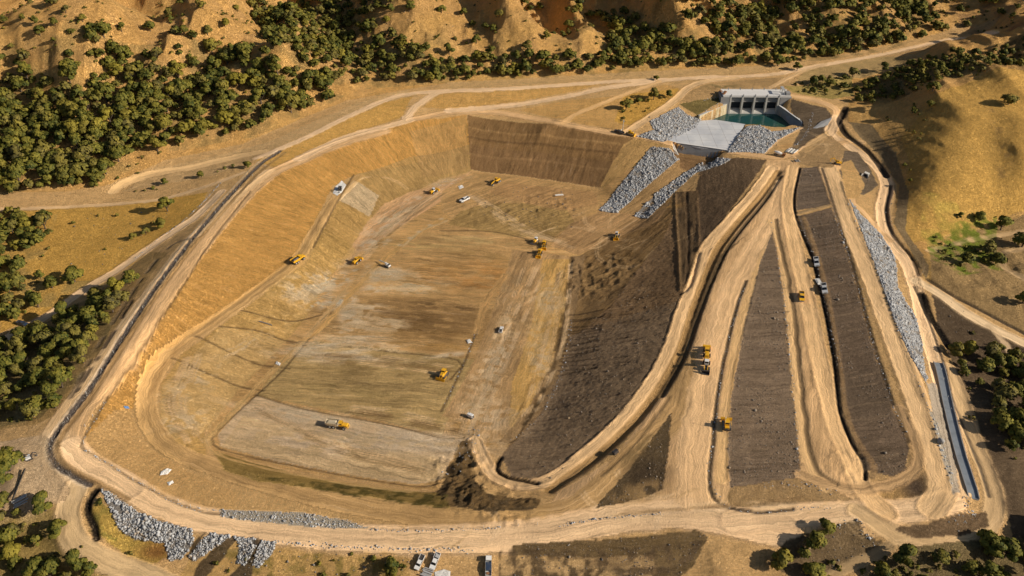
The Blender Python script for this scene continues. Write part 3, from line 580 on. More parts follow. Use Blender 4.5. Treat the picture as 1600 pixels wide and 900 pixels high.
# rim channel filled with stone
DITCH = line([(437,236),(400,262),(357,307),(300,373),(247,443),(200,513),(147,597),(128,624),(100,660),(81,686),(77,705),(86,726),(113,743),(140,757)], 1.5, (.115,.095,.085), -.7, 1.0, 'riprap_bed')
line([(433,235),(395,261),(352,306),(295,371),(241,442),(194,512),(141,596),(94,659),(75,684),(71,706),(80,730),(110,748),(135,762)], .5, (.62,.50,.36), .15, .8)
line([(445,238),(408,266),(364,313),(308,378),(254,449),(207,519),(154,602),(134,632),(107,666),(92,690),(93,716),(118,736),(160,757),(200,780)], 1.3, (.27,.175,.085), -.25, .8)
line([(150,765),(140,780),(137,800),(147,822),(150,840)], 1.5, (.025,.022,.02), -1.8, .95)
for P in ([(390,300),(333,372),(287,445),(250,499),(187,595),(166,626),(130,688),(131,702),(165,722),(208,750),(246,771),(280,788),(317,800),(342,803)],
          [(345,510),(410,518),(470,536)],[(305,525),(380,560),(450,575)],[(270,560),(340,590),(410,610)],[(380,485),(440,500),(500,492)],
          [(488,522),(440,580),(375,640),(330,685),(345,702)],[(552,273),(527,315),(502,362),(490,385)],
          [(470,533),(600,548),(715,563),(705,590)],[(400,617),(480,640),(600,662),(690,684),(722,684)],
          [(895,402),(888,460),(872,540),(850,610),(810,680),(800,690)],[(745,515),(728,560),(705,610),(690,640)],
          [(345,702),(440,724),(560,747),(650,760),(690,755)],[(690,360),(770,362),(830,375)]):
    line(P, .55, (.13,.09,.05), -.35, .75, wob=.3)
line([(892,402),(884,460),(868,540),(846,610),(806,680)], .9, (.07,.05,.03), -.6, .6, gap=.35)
# light ramp strip at the foot of the left slope
for P, c, h in (([(695,340),(640,375),(600,405),(575,430),(540,470),(500,515),(478,528)], (.49,.32,.145), 1.6), ([(545,445),(510,490),(480,525)], (.66,.45,.24), 1.3), ([(470,535),(430,575),(390,615),(340,670),(322,690),(345,712),(400,728),(520,752),(640,768)], (.50,.345,.17), 1.3),
                ([(700,345),(660,360),(630,385)], (.66,.5,.3), .6), ([(745,520),(760,470),(790,430)], (.45,.29,.14), 2.0)):
    ribbon(P, h, c, None, a=.85)
for cx, cy in ((655,362),(672,352),(640,372),(690,342),(625,383)): brush(cx, cy, 1.6, 1.2, (.72,.58,.4), .9)
# dark drains east
line([(1322,168),(1312,190),(1325,212),(1352,232),(1372,255),(1385,275)], 2.4, (.035,.03,.027), -1.5, .9)
line([(1392,290),(1385,330),(1396,368),(1424,402),(1436,430)], 1.3, (.07,.055,.045), -1.0, .8)
line([(1441,460),(1452,490),(1468,515),(1482,540)], 2.8, (.02,.018,.016), -2.0, .95)
line([(1428,448),(1440,470),(1458,520),(1475,570),(1487,620),(1515,690),(1535,740),(1545,775)], .8, (.05,.045,.04), -.5, .8)
line([(1450,437),(1490,462),(1540,488),(1610,525)], 1.4, (.04,.034,.03), -.8, .8)
line([(300,372),(265,385),(225,430),(185,490),(150,545),(110,620)], 1.6, (.13,.105,.08), -.4, .6, gap=.25)
line([(205,470),(190,495),(170,530),(120,610)], 1.4, (.06,.05,.045), -.4, .7, gap=.3)
# lift lines across the dark fills and furrows on the dark slope with their shadow lines painted in
for L0, L1, n in (([(1197,420),(1140,745)],[(1222,420),(1248,735)],13),([(1250,345),(1350,735)],[(1303,335),(1415,725)],17),([(1247,268),(1243,322)],[(1281,265),(1297,315)],4),([(800,742),(890,520)],[(880,735),(1055,480)],14)):
    for k in range(n):
        t = (k+random.uniform(.2,.8))/n; a = (L0[0][0]+(L0[1][0]-L0[0][0])*t, L0[0][1]+(L0[1][1]-L0[0][1])*t); b = (L1[0][0]+(L1[1][0]-L1[0][0])*t, L1[0][1]+(L1[1][1]-L1[0][1])*t)
        a, b = wp([a, b]); line(None, .5, random.choice([(.075,.056,.042),(.24,.185,.13)]), random.choice((-.25,.2)), .45, world=[a,((a[0]+b[0])/2,(a[1]+b[1])/2+random.uniform(-1,1)),b], gap=.2, wob=.8)
for k in range(16):
    y = 492+k*6.2+random.uniform(-2,2); x = 893-(y-480)*.18; a, b = wp([(x,y),(x+random.uniform(50,110),y-random.uniform(6,14))])
    line(None, .6, (.06,.045,.032), -.3, .6, world=[a,((a[0]+b[0])/2,(a[1]+b[1])/2+random.uniform(-.6,.6)),b], gap=.15, wob=.6)
field([(1330,150),(1400,112),(1480,88),(1600,54),(1640,50),(1640,98),(1600,104),(1500,118),(1430,142),(1350,168)], (.10,.078,.04), .95, .8, 14, 5)  # ridge behind the right hill darkened again: painted shadow over shrubby ground
field([(1445,372),(1500,345),(1560,345),(1556,400),(1570,420),(1500,432),(1455,405)], (.12,.15,.03), .9, 1.2, 5, 3)  # green meadow, with its dark shadows put into the green
for bx,by,rx,ry,al in ((603,428,12,6,.9),(590,450,8,5,.8),(545,492,5,9,.85),(520,538,16,3,.9),(560,548,20,2.4,.8),(480,545,9,5,.8),(700,555,12,2,.7)): brush(bx,by,rx,ry,(.68,.57,.42),al,10,.7,3,2)
for bx,by,rx,ry,ang in ((612,432,11,6,10),(635,452,14,4,-6),(556,485,5,8,60),(560,512,12,3,-5),(535,535,14,3,-8),(575,545,16,2.5,-8),(500,545,10,5,-8),(505,447,12,5,50),(530,470,9,4,40),(470,460,9,4,40),(620,335,15,4,45),(600,360,15,4,45),(585,385,10,4,45),(700,282,12,3,20),(545,410,8,4,40),(510,470,7,4,30),(765,600,4,16,-10),(785,520,4,18,-10),(745,640,6,8,0),(860,470,6,14,0),(845,560,5,14,0),(540,680,30,4,-8),(620,690,26,4,-8),(300,600,12,3,60),(380,540,14,3,50)):
    brush(bx,by,rx,ry,(.80,.62,.40),.8,ang,1.9,1.8,2.2)
# tyre tracks on the turning areas
for P0 in ([(560,400),(620,345),(700,290)],[(720,700),(770,560),(830,420)],[(560,640),(640,655),(715,672)],[(400,640),(520,700),(660,735)],[(880,420),(860,540),(820,650)],[(930,390),(1000,350),(1075,275)],[(745,310),(820,360),(880,380)],[(500,560),(600,570),(700,585)],[(300,560),(270,630),(300,690)],[(1240,790),(1100,800),(960,812)]):
    for k in range(7):
        ox, oy = random.uniform(-16,16), random.uniform(-9,9); c = random.choice([(.66,.50,.33),(.20,.13,.065),(.24,.155,.08),(.60,.44,.27)])
        q = [(a+ox+random.uniform(-5,5), b+oy+random.uniform(-3,3)) for a,b in P0]; w_ = smooth_line(wp(q))
        line(None,.4,c,-.04,.5,world=w_,gap=.25); line(None,.4,c,-.04,.5,world=[(a+1.5,b+1.0) for a,b in w_],gap=.25)
for k in range(44):
    zx, zy = random.choice([(1290,800),(1100,780),(770,660),(700,860),(1230,255),(880,370),(60,740),(200,680),(990,380),(620,300),(1000,790),(740,860)])
    x0 = zx+random.uniform(-60,60); y0 = zy+random.uniform(-16,16); r = random.uniform(25,90); a0 = random.uniform(0,6.28); s = random.choice((-1,1))
    (wx, wy), = wp([(x0,y0)])
    P = [(wx+r*.35*math.cos(a0+s*t*.22)-r*.35*math.cos(a0), wy+r*.35*math.sin(a0+s*t*.22)-r*.35*math.sin(a0)) for t in range(9)]
    c = random.choice([(.70,.54,.36),(.30,.2,.1),(.64,.47,.28)])
    line(None, .35, c, 0, .32, world=P, gap=.2, nodark=True); line(None, .35, c, 0, .32, world=[(p[0]+1.6,p[1]+1.2) for p in P], gap=.2, nodark=True)
ribbon([(1140,237),(1180,243),(1215,247),(1240,241)], 3.2, ROAD, berm=(.3,.6))
zone_poly([(1063,240),(1112,247),(1100,258),(1078,268),(1062,262)], None, (.24,.15,.08))
# the apron slab and the stilling pool are cut into the fine ground
def world_poly(pts, z): return [W(a,b,z) for a,b in pts]
SLAB = world_poly([(1037,219),(1094,188.5),(1118,187),(1165,194),(1152,214),(1137,236),(1094,231),(1051,223.5)], 20.5)
POOL = [W(1094,188.5,20.5),W(1137,176.5,17),W(1214,176.5,17),W(1217,165,24.3),W(1252,190,22),W(1254,199,21),W(1236,203,17.5),W(1226,206,17.5),W(1212,206.5,17.5),W(1200,204,18),W(1190,199.5,19),W(1176,196,20),W(1165,194,20.5),W(1118,187,20.5)]
GA = W(1137,177.5,17.0); GB = W(1214,178.0,17.0); GL = math.hypot(GB[0]-GA[0], GB[1]-GA[1]); gux = ((GB[0]-GA[0])/GL, (GB[1]-GA[1])/GL); gvy = (-gux[1], gux[0])
def gate_pt(x, y): return (GA[0]+gux[0]*x+gvy[0]*y, GA[1]+gux[1]*x+gvy[1]*y)
GATEF = [gate_pt(-5,-.5), gate_pt(GL+7,-.5), gate_pt(GL+7,12.5), gate_pt(-5,12.5)]
for P, zz, mg in ((SLAB, 20.2, 0), (GATEF, 15.0, 0), (POOL, 12.0, 0)):
    sl = box([p[0] for p in P],[p[1] for p in P],2); m = in_poly(X[sl],Y[sl],P); Z[sl] = np.where(m, np.minimum(Z[sl], zz) if zz < 20 else zz, Z[sl]); mixc(sl, m*1.0, (.25,.2,.14))
P = [W(1051,224,21), W(1139,237,21), W(1135,246,15), W(1108,258,15), W(1072,256,15), W(1052,246,15)]; sl = box([p[0] for p in P],[p[1] for p in P],2); m = in_poly(X[sl],Y[sl],P); Z[sl] = np.where(m, np.minimum(Z[sl], 14.8), Z[sl]); mixc(sl, m*.8, (.22,.14,.075))
# fine relief by kind of surface
zi = {n:i for i,n in enumerate(ZN)}
Z += (ZONE == zi['dark_fill'])*((vnoise(X/.95, Y/.95, 41)-.5)*.26+fbm(X/7, Y/7, 2, 40)*.15+(vnoise(U/12, Vv/1.3, 46)-.5)*.16)
Z += (ZONE == zi['embankment'])*(fbm(Vv/2.0, U/14, 3, 42)*.24+(vnoise(X/1.0, Y/1.0, 47)-.5)*.10)
Z += (ZONE == zi['basin_floor'])*(fbm(Vv/2.4, U/16, 3, 43)*.16+(vnoise(X/1.0, Y/1.0, 48)-.5)*.09)
Z += (ZONE == zi['riprap_bed'])*(fbm(X/1.5, Y/1.5, 2, 44)*.35)
Z += (ZONE == zi['ground'])*(fbm(X/4, Y/4, 3, 45)*.25)
# overall mottling
COL *= (1+0.10*fbm(X/7, Y/7, 4, 51)+0.10*fbm(X/33, Y/33, 3, 52))[...,None]
_cm = np.isin(ZONE, [zi['basin_floor'], zi['embankment'], zi['haul_road'], zi['ground']])
_lum = np.maximum(COL.mean(axis=2), .02); COL *= np.where(_cm, (_lum/.29)**.38, 1.0)[...,None]
_l = COL.mean(axis=2, keepdims=True)
_gain = np.choose(ZONE, [1.80, 1.85, 1.34, 1.72, 1.78, 1.55, 1.1, 1.25, 1.36])[...,None]; _sat = np.choose(ZONE, [1.10, 1.12, 1.10, 1.12, 1.12, 1.04, 1.0, 1.0, 1.06])[...,None]
COL = np.clip((_l+(COL-_l)*_sat)*_gain*np.array((1.0,.96,.90)), .012, 2.0); COL *= np.where((ZONE == zi['dark_fill'])[...,None], np.array((1.06,1.02,.97)), 1.0); COL *= (.82/np.maximum(COL.max(axis=2, keepdims=True), .82))
def ground_z(x, y):
    """height of the fine ground"""
    x = np.atleast_1d(np.asarray(x, float)); y = np.atleast_1d(np.asarray(y, float))
    i = np.clip(np.searchsorted(FX, x)-1, 0, nx-2); j = np.clip(np.searchsorted(FY, y)-1, 0, ny-2)
    fx = np.clip((x-FX[i])/(FX[i+1]-FX[i]),0,1); fy = np.clip((y-FY[j])/(FY[j+1]-FY[j]),0,1)
    return Z[j,i]*(1-fx)*(1-fy)+Z[j,i+1]*fx*(1-fy)+Z[j+1,i]*(1-fx)*fy+Z[j+1,i+1]*fx*fy
# ================================================================== materials
def new_mat(name):
    m = bpy.data.materials.new(name); m.use_nodes = True; nt = m.node_tree; nt.nodes.clear()
    out = nt.nodes.new('ShaderNodeOutputMaterial'); b = nt.nodes.new('ShaderNodeBsdfPrincipled')
    nt.links.new(b.outputs[0], out.inputs[0]); b.inputs['Roughness'].default_value = .9; b.inputs['Specular IOR Level'].default_value = .15
    return m, nt, b
class NT:
    def __init__(s, nt): s.nt = nt
    def node(s, t, **k):
        n = s.nt.nodes.new(t)
        for a, v in k.items(): setattr(n, a, v)
        return n
    def link(s, a, b): s.nt.links.new(a, b)
    def math(s, op, a, b=None, c=None, clamp=False):
        n = s.node('ShaderNodeMath', operation=op); n.use_clamp = clamp
        for i, v in enumerate((a, b, c)):
            if v is None: continue
            if isinstance(v, (int, float)): n.inputs[i].default_value = v
            else: s.link(v, n.inputs[i])
        return n.outputs[0]
    def noise(s, vec, scale, detail=4, rough=.6, dist=0):
        n = s.node('ShaderNodeTexNoise'); n.inputs['Scale'].default_value = scale; n.inputs['Detail'].default_value = detail
        n.inputs['Roughness'].default_value = rough; n.inputs['Distortion'].default_value = dist
        if vec is not None: s.link(vec, n.inputs['Vector'])
        return n.outputs['Fac']
    def scale(s, vec, x, y, z=1):
        n = s.node('ShaderNodeVectorMath', operation='MULTIPLY'); s.link(vec, n.inputs[0]); n.inputs[1].default_value = (x, y, z); return n.outputs[0]
    def mix(s, f, a, b, mode='MIX'):
        n = s.node('ShaderNodeMix', data_type='RGBA', blend_type=mode)
        for k, v in ((0, f), (6, a), (7, b)):
            if isinstance(v, (int, float)): n.inputs[k].default_value = v
            elif isinstance(v, tuple): n.inputs[k].default_value = (*v, 1) if len(v) == 3 else v
            else: s.link(v, n.inputs[k])
        return n.outputs[2]
    def ramp(s, f, lo, hi):
        n = s.node('ShaderNodeMapRange'); n.inputs['From Min'].default_value = lo; n.inputs['From Max'].default_value = hi; n.clamp = True
        s.link(f, n.inputs['Value']); return n.outputs[0]
def ground_mat(name, streak=.3, sx=.035, sy=1.0, clod=.25, cs=.8, bump=.5, squig=0., macro=.15, light=(.75,.62,.45), speck=0., spc=(.40,.31,.20)):
    m, nt, b = new_mat(name); t = NT(nt)
    at = t.node('ShaderNodeAttribute', attribute_name='soil'); fl = t.node('ShaderNodeAttribute', attribute_name='flow')
    geo = t.node('ShaderNodeTexCoord'); pos = geo.outputs['Object']
    wob = t.node('ShaderNodeVectorMath', operation='SCALE'); nz = t.node('ShaderNodeTexNoise'); nz.inputs['Scale'].default_value = .12; nz.inputs['Detail'].default_value = 2; t.link(pos, nz.inputs['Vector']); t.link(nz.outputs['Color'], wob.inputs[0]); wob.inputs['Scale'].default_value = 5.0
    fv = t.node('ShaderNodeVectorMath', operation='ADD'); t.link(fl.outputs['Vector'], fv.inputs[0]); t.link(wob.outputs[0], fv.inputs[1]); fv = fv.outputs[0]
    st1 = t.noise(t.scale(fv, sx, sy, 0), 1.0, 3, .6, .2)
    st2 = t.noise(t.scale(fv, sx*2.2, sy*3.0, 0), 1.0, 3, .7, .1)
    st3 = t.noise(t.scale(fv, sx*.35, sy*.30, 0), 1.0, 3, .6)
    patch = t.ramp(t.noise(pos, .03, 3, .6), .35, .65)
    cl = t.noise(pos, cs, 5, .72); cl2 = t.noise(pos, cs*2.6, 4, .75); mc = t.noise(pos, .045, 5, .6); mc2 = t.noise(pos, .16, 4, .65)
    sv = t.math('ADD', t.math('MULTIPLY', t.math('SUBTRACT', st1, .5), streak*4.2), t.math('MULTIPLY', t.math('SUBTRACT', st2, .5), streak*4.4))
    sv = t.math('MULTIPLY', sv, t.math('ADD', .55, t.math('MULTIPLY', patch, .75)))
    v = t.math('ADD', sv, t.math('MULTIPLY', t.math('SUBTRACT', st3, .5), streak*3.0))
    v = t.math('ADD', v, t.math('MULTIPLY', t.math('SUBTRACT', cl, .5), clod*3.0))
    v = t.math('ADD', v, t.math('MULTIPLY', t.math('SUBTRACT', cl2, .5), clod*3.2))
    v = t.math('ADD', v, t.math('MULTIPLY', t.math('ADD', t.math('SUBTRACT', mc, .5), t.math('SUBTRACT', mc2, .5)), macro*2.2))
    height = t.math('ADD', t.math('MULTIPLY', cl, 1.0), t.math('MULTIPLY', t.math('ADD', st1, t.math('MULTIPLY', cl2, .5)), .8))
    if squig:
        wv = t.noise(t.scale(pos, 1, 1, .4), cs*1.1, 3, .6, 2.2)
        rg = t.math('ABSOLUTE', t.math('SUBTRACT', wv, .5)); rg = t.ramp(rg, .0, .06)
        v = t.math('ADD', v, t.math('MULTIPLY', t.math('SUBTRACT', .9, rg), squig)); height = t.math('SUBTRACT', height, t.math('MULTIPLY', rg, .8))
    k = t.math('MAXIMUM', t.math('ADD', 1.0, v), .12)
    n = t.node('ShaderNodeVectorMath', operation='SCALE'); t.link(at.outputs['Color'], n.inputs[0]); t.link(k, n.inputs['Scale'])
    dust = t.ramp(st1, .60, .86)
    c = t.mix(t.math('MULTIPLY', dust, min(streak*1.1,.6)), n.outputs[0], light)
    if speck:
        sn = t.noise(pos, .75, 4, .8, .8); c = t.mix(t.math('MULTIPLY', t.ramp(sn, .55, .70), speck), c, spc)
        dn = t.noise(pos, .62, 4, .8, .8); c = t.mix(t.math('MULTIPLY', t.ramp(dn, .56, .72), speck*.8), c, t.mix(.72, c, (.02,.015,.01)))
    t.link(c, b.inputs['Base Color'])
    bp = t.node('ShaderNodeBump'); bp.inputs['Strength'].default_value = 1.0; bp.inputs['Distance'].default_value = bump
    t.link(height, bp.inputs['Height']); t.link(bp.outputs[0], b.inputs['Normal'])
    b.inputs['Specular IOR Level'].default_value = .05
    return m
GM = {
 'ground': ground_mat('bare_soil', .12, .1, .4, .26, .9, .7, .20, speck=.35, spc=(.62,.46,.28)),
 'hillside': ground_mat('dry_grass_soil', .0, .1, .1, .28, .55, 1.1, .14, .26, speck=.34, spc=(.66,.44,.20)),
 'haul_road': ground_mat('packed_road_soil', .25, .018, .7, .10, 1.2, .3, speck=.12, spc=(.7,.52,.34)),
 'access_road': ground_mat('pale_road_soil', .18, .025, .8, .10, 1.2, .2, speck=.12, spc=(.7,.52,.34)),
 'embankment': ground_mat('graded_slope_soil', .23, .07, .33, .15, 1.0, .7, .12, speck=.28, spc=(.70,.50,.27)),
 'basin_floor': ground_mat('basin_floor_soil', .28, .028, .30, .17, 1.0, .5, .10, speck=.28, spc=(.66,.50,.32)),
 'dark_fill': ground_mat('dark_fill_soil', .24, .035, .42, .24, 1.25, .9, .42, .22, (.3,.22,.14), speck=.62, spc=(.38,.285,.19)),
 'riprap_bed': ground_mat('rock_bed', .0, .1, .1, .45, 1.4, .9),
 'gravel_bed': ground_mat('gravel', .0, .1, .1, .45, 2.0, .3, speck=.5, spc=(.55,.52,.48)),
}
# ================================================================== meshes of the setting
def mesh_np(name, V, F, mat, smooth=True):
    me = bpy.data.meshes.new(name); V = np.asarray(V, np.float32); F = np.asarray(F, np.int32); k = F.shape[1]
    me.vertices.add(len(V)); me.vertices.foreach_set('co', V.ravel())
    me.loops.add(F.size); me.loops.foreach_set('vertex_index', F.ravel())
    me.polygons.add(len(F)); me.polygons.foreach_set('loop_start', np.arange(0, F.size, k, dtype=np.int32))
    me.polygons.foreach_set('loop_total', np.full(len(F), k, np.int32))
    me.update(calc_edges=True)
    if smooth: me.polygons.foreach_set('use_smooth', np.ones(len(F), bool))
    if mat: me.materials.append(mat)
    return me
def setting(name, me, parent=None):
    o = bpy.data.objects.new(name, me); col.objects.link(o); o['kind'] = 'structure'; return o
dzx = np.gradient(Z, FX, axis=1); dzy = np.gradient(Z, FY, axis=0)
NRM = np.dstack([-dzx, -dzy, np.ones_like(Z)]); NRM /= np.linalg.norm(NRM, axis=2, keepdims=True)
def build_ground():
    idx = np.arange(ny*nx).reshape(ny, nx)
    quads = np.dstack([idx[:-1,:-1], idx[:-1,1:], idx[1:,1:], idx[1:,:-1]]).reshape(-1,4)
    zc = ZONE[:-1,:-1].ravel()
    keep = np.ones(len(quads), bool)
    if HOLES:
        cx = ((X[:-1,:-1]+X[1:,1:])/2).ravel(); cy = ((Y[:-1,:-1]+Y[1:,1:])/2).ravel()
        for P in HOLES: keep &= ~in_poly(cx, cy, P)
    co = np.dstack([X, Y, Z]).reshape(-1,3); cc = np.clip(COL,0.01,.85).reshape(-1,3); uu = U.ravel(); vv = Vv.ravel(); nn = NRM.reshape(-1,3)
    for zid, zn in enumerate(ZN):
        q = quads[(zc == zid) & keep]
        if not len(q): continue
        used, inv = np.unique(q, return_inverse=True); q2 = inv.reshape(-1,4)
        me = mesh_np(zn, co[used], q2, GM[zn])
        a = me.attributes.new('soil', 'FLOAT_COLOR', 'POINT'); a.data.foreach_set('color', np.hstack([cc[used], np.ones((len(used),1))]).astype(np.float32).ravel())
        a = me.attributes.new('flow', 'FLOAT_VECTOR', 'POINT'); a.data.foreach_set('vector', np.stack([uu[used], vv[used], np.zeros(len(used))],1).astype(np.float32).ravel())
        me.normals_split_custom_set_from_vertices(nn[used].astype(np.float32))
        setting(zn, me)
HOLES = []
def build_far():
    """rolling country beyond the surveyed ground, out to the horizon"""
    ax = axis([(-9000,-2000,350),(-2000,-800,60),(-800,800,25),(800,2000,60),(2000,9000,350)]); ay = axis([(-3000,0,200),(0,1300,25),(1300,3000,60),(3000,12000,350)])
    A, B = np.meshgrid(ax, ay)
    h = hs(HB, A, B); far = np.clip((np.maximum(np.maximum(np.abs(A)-760, B-1250), 150-B))/500, 0, 1)
    h = h*(1-far)+far*(60+80*ridged(A/700, B/700, 4, 2)) + 12*fbm(A/90, B/90, 3, 4)*np.clip(far*4,0,1)
    inn = (A > -635)&(A < 635)&(B > 195)&(B < 955)
    h = np.where(inn, h-6, h)
    idx = np.arange(A.size).reshape(A.shape); q = np.dstack([idx[:-1,:-1], idx[:-1,1:], idx[1:,1:], idx[1:,:-1]]).reshape(-1,4)
    cin = inn[:-1,:-1]&inn[1:,1:]&inn[1:,:-1]&inn[:-1,1:]
    # keep one ring under the fine ground so that no gap opens
    deep = (A > -600)&(A < 600)&(B > 230)&(B < 920)
    cin = deep[:-1,:-1]&deep[1:,1:]&deep[1:,:-1]&deep[:-1,1:]
    q = q[~cin.ravel()]
    me = mesh_np('hills', np.dstack([A,B,h]).reshape(-1,3), q, GM['hillside'])
    c = np.array((.40,.27,.11))[None]*(1+.25*fbm(A/80,B/80,3,3).ravel())[:,None]; dk = np.clip(fbm(A/150,B/150,3,8).ravel()*3,0,1)[:,None]*.8
    c = c*(1-dk)+np.array((.07,.075,.03))*dk
    a = me.attributes.new('soil', 'FLOAT_COLOR', 'POINT'); a.data.foreach_set('color', np.hstack([c, np.ones((len(c),1))]).astype(np.float32).ravel())
    me.attributes.new('flow', 'FLOAT_VECTOR', 'POINT')
    setting('hills', me)
# ================================================================== light
def lighting():
    w = bpy.data.worlds.new('World'); scene.world = w; w.use_nodes = True; nt = w.node_tree; bg = nt.nodes['Background']
    sky = nt.nodes.new('ShaderNodeTexSky'); sky.sky_type = 'NISHITA'; sky.sun_disc = False
    el = math.radians(27.5); az = math.radians(-17)         # azimuth from +X towards -Y
    sky.sun_elevation = el; sky.sun_rotation = math.radians(90)-az; sky.air_density = 1; sky.dust_density = 1.5
    nt.links.new(sky.outputs[0], bg.inputs[0]); bg.inputs[1].default_value = .058
    ld = bpy.data.lights.new('sun', 'SUN'); ld.energy = 5.0; ld.angle = math.radians(.5); ld.color = (1.0, .89, .74)
    lo = bpy.data.objects.new('sun', ld); col.objects.link(lo)
    d = Vector((math.cos(el)*math.cos(az), math.cos(el)*math.sin(az), math.sin(el)))
    lo.rotation_euler = d.to_track_quat('Z', 'Y').to_euler(); lo.location = (400, -100, 500)
    scene.view_settings.view_transform = 'Standard'; scene.view_settings.look = 'None'; scene.view_settings.exposure = 0
lighting()
# ================================================================== tagging helpers
def tag(o, label, cat, group=None, kind=None):
    if label: o['label'] = label
    if cat: o['category'] = cat
    if group: o['group'] = group
    if kind: o['kind'] = kind
    return o
def thing(name, label, cat, loc, rz=0, group=None, scale=1.0, tilt=None):
    o = bpy.data.objects.new(name, None); col.objects.link(o); o.empty_display_size = .5
    o.location = loc; o.scale = (scale,)*3
    if tilt is not None: o.rotation_mode = 'QUATERNION'; o.rotation_quaternion = tilt
    else: o.rotation_euler = (0, 0, rz)
    return tag(o, label, cat, group)
def part(name, me, parent, loc=(0,0,0)):
    o = bpy.data.objects.new(name, me); col.objects.link(o); o.parent = parent; o.location = loc; return o
# ================================================================== rock armour
def ico():
    bm = bmesh.new(); bmesh.ops.create_icosphere(bm, subdivisions=1, radius=1)
    v = np.array([tuple(a.co) for a in bm.verts]); f = np.array([[a.index for a in p.verts] for p in bm.faces]); bm.free(); return v, f
def dodeca_rocks(n=12):
    v, f = ico(); out = []
    for i in range(n):
        r = np.random.default_rng(100+i); w = v.copy()
        for _ in range(5):              # chop facets off
            d = r.normal(size=3); d /= np.linalg.norm(d); c = r.uniform(.45,.8)
            t = w@d; w -= np.outer(np.maximum(t-c,0), d)
        w *= r.uniform(.85,1.15,(len(w),1)); w *= r.uniform(.7,1.25,3); out.append(w)
    return out, f
ROCKV, ROCKF = dodeca_rocks()
def rock_mat(name, a, b_, warm=.15):
    m, nt, b = new_mat(name); t = NT(nt)
    at = t.node('ShaderNodeAttribute', attribute_name='tone'); tc = t.node('ShaderNodeTexCoord')
    n = t.noise(tc.outputs['Object'], 2.2, 4, .7)
    c = t.mix(at.outputs['Fac'], a, b_); c = t.mix(t.ramp(n, .35, .75), c, (.36,.33,.29)); c = t.mix(t.ramp(t.noise(tc.outputs['Object'], .35, 3, .6), .55, .75), c, (.40,.29,.17))
    t.link(c, b.inputs['Base Color']); b.inputs['Roughness'].default_value = .85; return m
M_ROCK = rock_mat('armour_stone', (.24,.255,.28), (.66,.69,.72)); M_ROCKD = rock_mat('dark_stone', (.045,.04,.036), (.17,.145,.125))
M_CLOD = rock_mat('clod_soil', (.10,.075,.05), (.42,.31,.20))
def rocks_at(name, pts, size, mat, label, cat='rocks', sink=.25):
    pts = np.asarray(pts); n = len(pts)
    if not n: return
    z = ground_z(pts[:,0], pts[:,1]); r = np.random.default_rng(n); Vs = []; Fs = []; Ts = []; k = 0
    for i in range(n):
        w = ROCKV[r.integers(len(ROCKV))]; s = size*r.lognormal(0, .40)
        R = np.array(Euler(r.uniform(0,6.28,3)).to_matrix()); a = (w*s)@R.T; a[:,2] *= .8
        Vs.append(a+np.array([pts[i,0], pts[i,1], z[i]+s*(.5-sink)])); Fs.append(ROCKF+k); k += len(w); Ts.append(np.full(len(w), r.beta(1.6,1.8)))
    me = mesh_np(name, np.vstack(Vs), np.vstack(Fs), mat, smooth=False)
    a = me.attributes.new('tone','FLOAT','POINT'); a.data.foreach_set('value', np.concatenate(Ts).astype(np.float32))
    o = bpy.data.objects.new(name, me); col.objects.link(o); tag(o, label, cat, kind='stuff'); return o
def scatter(P, dens, seed=0, jitter=True):
    r = np.random.default_rng(seed); x0,x1 = min(p[0] for p in P), max(p[0] for p in P); y0,y1 = min(p[1] for p in P), max(p[1] for p in P)
    s = 1/math.sqrt(dens); xs, ys = np.meshgrid(np.arange(x0,x1,s), np.arange(y0,y1,s)); xs = xs+r.uniform(-.45,.45,xs.shape)*s; ys = ys+r.uniform(-.45,.45,ys.shape)*s
    m = in_poly(xs, ys, P); return np.stack([xs[m], ys[m]], 1)
def along(P, step, spread, seed=0, keep=1.0):
    r = np.random.default_rng(seed); out = []
    for (x0,y0),(x1,y1) in zip([p[:2] for p in P[:-1]],[p[:2] for p in P[1:]]):
        L = math.hypot(x1-x0,y1-y0); n = max(1,int(L/step))
        for i in range(n):
            if r.random() > keep: continue
            t = (i+r.random())/n; out.append((x0+(x1-x0)*t+r.normal()*spread, y0+(y1-y0)*t+r.normal()*spread))
    return np.array(out)
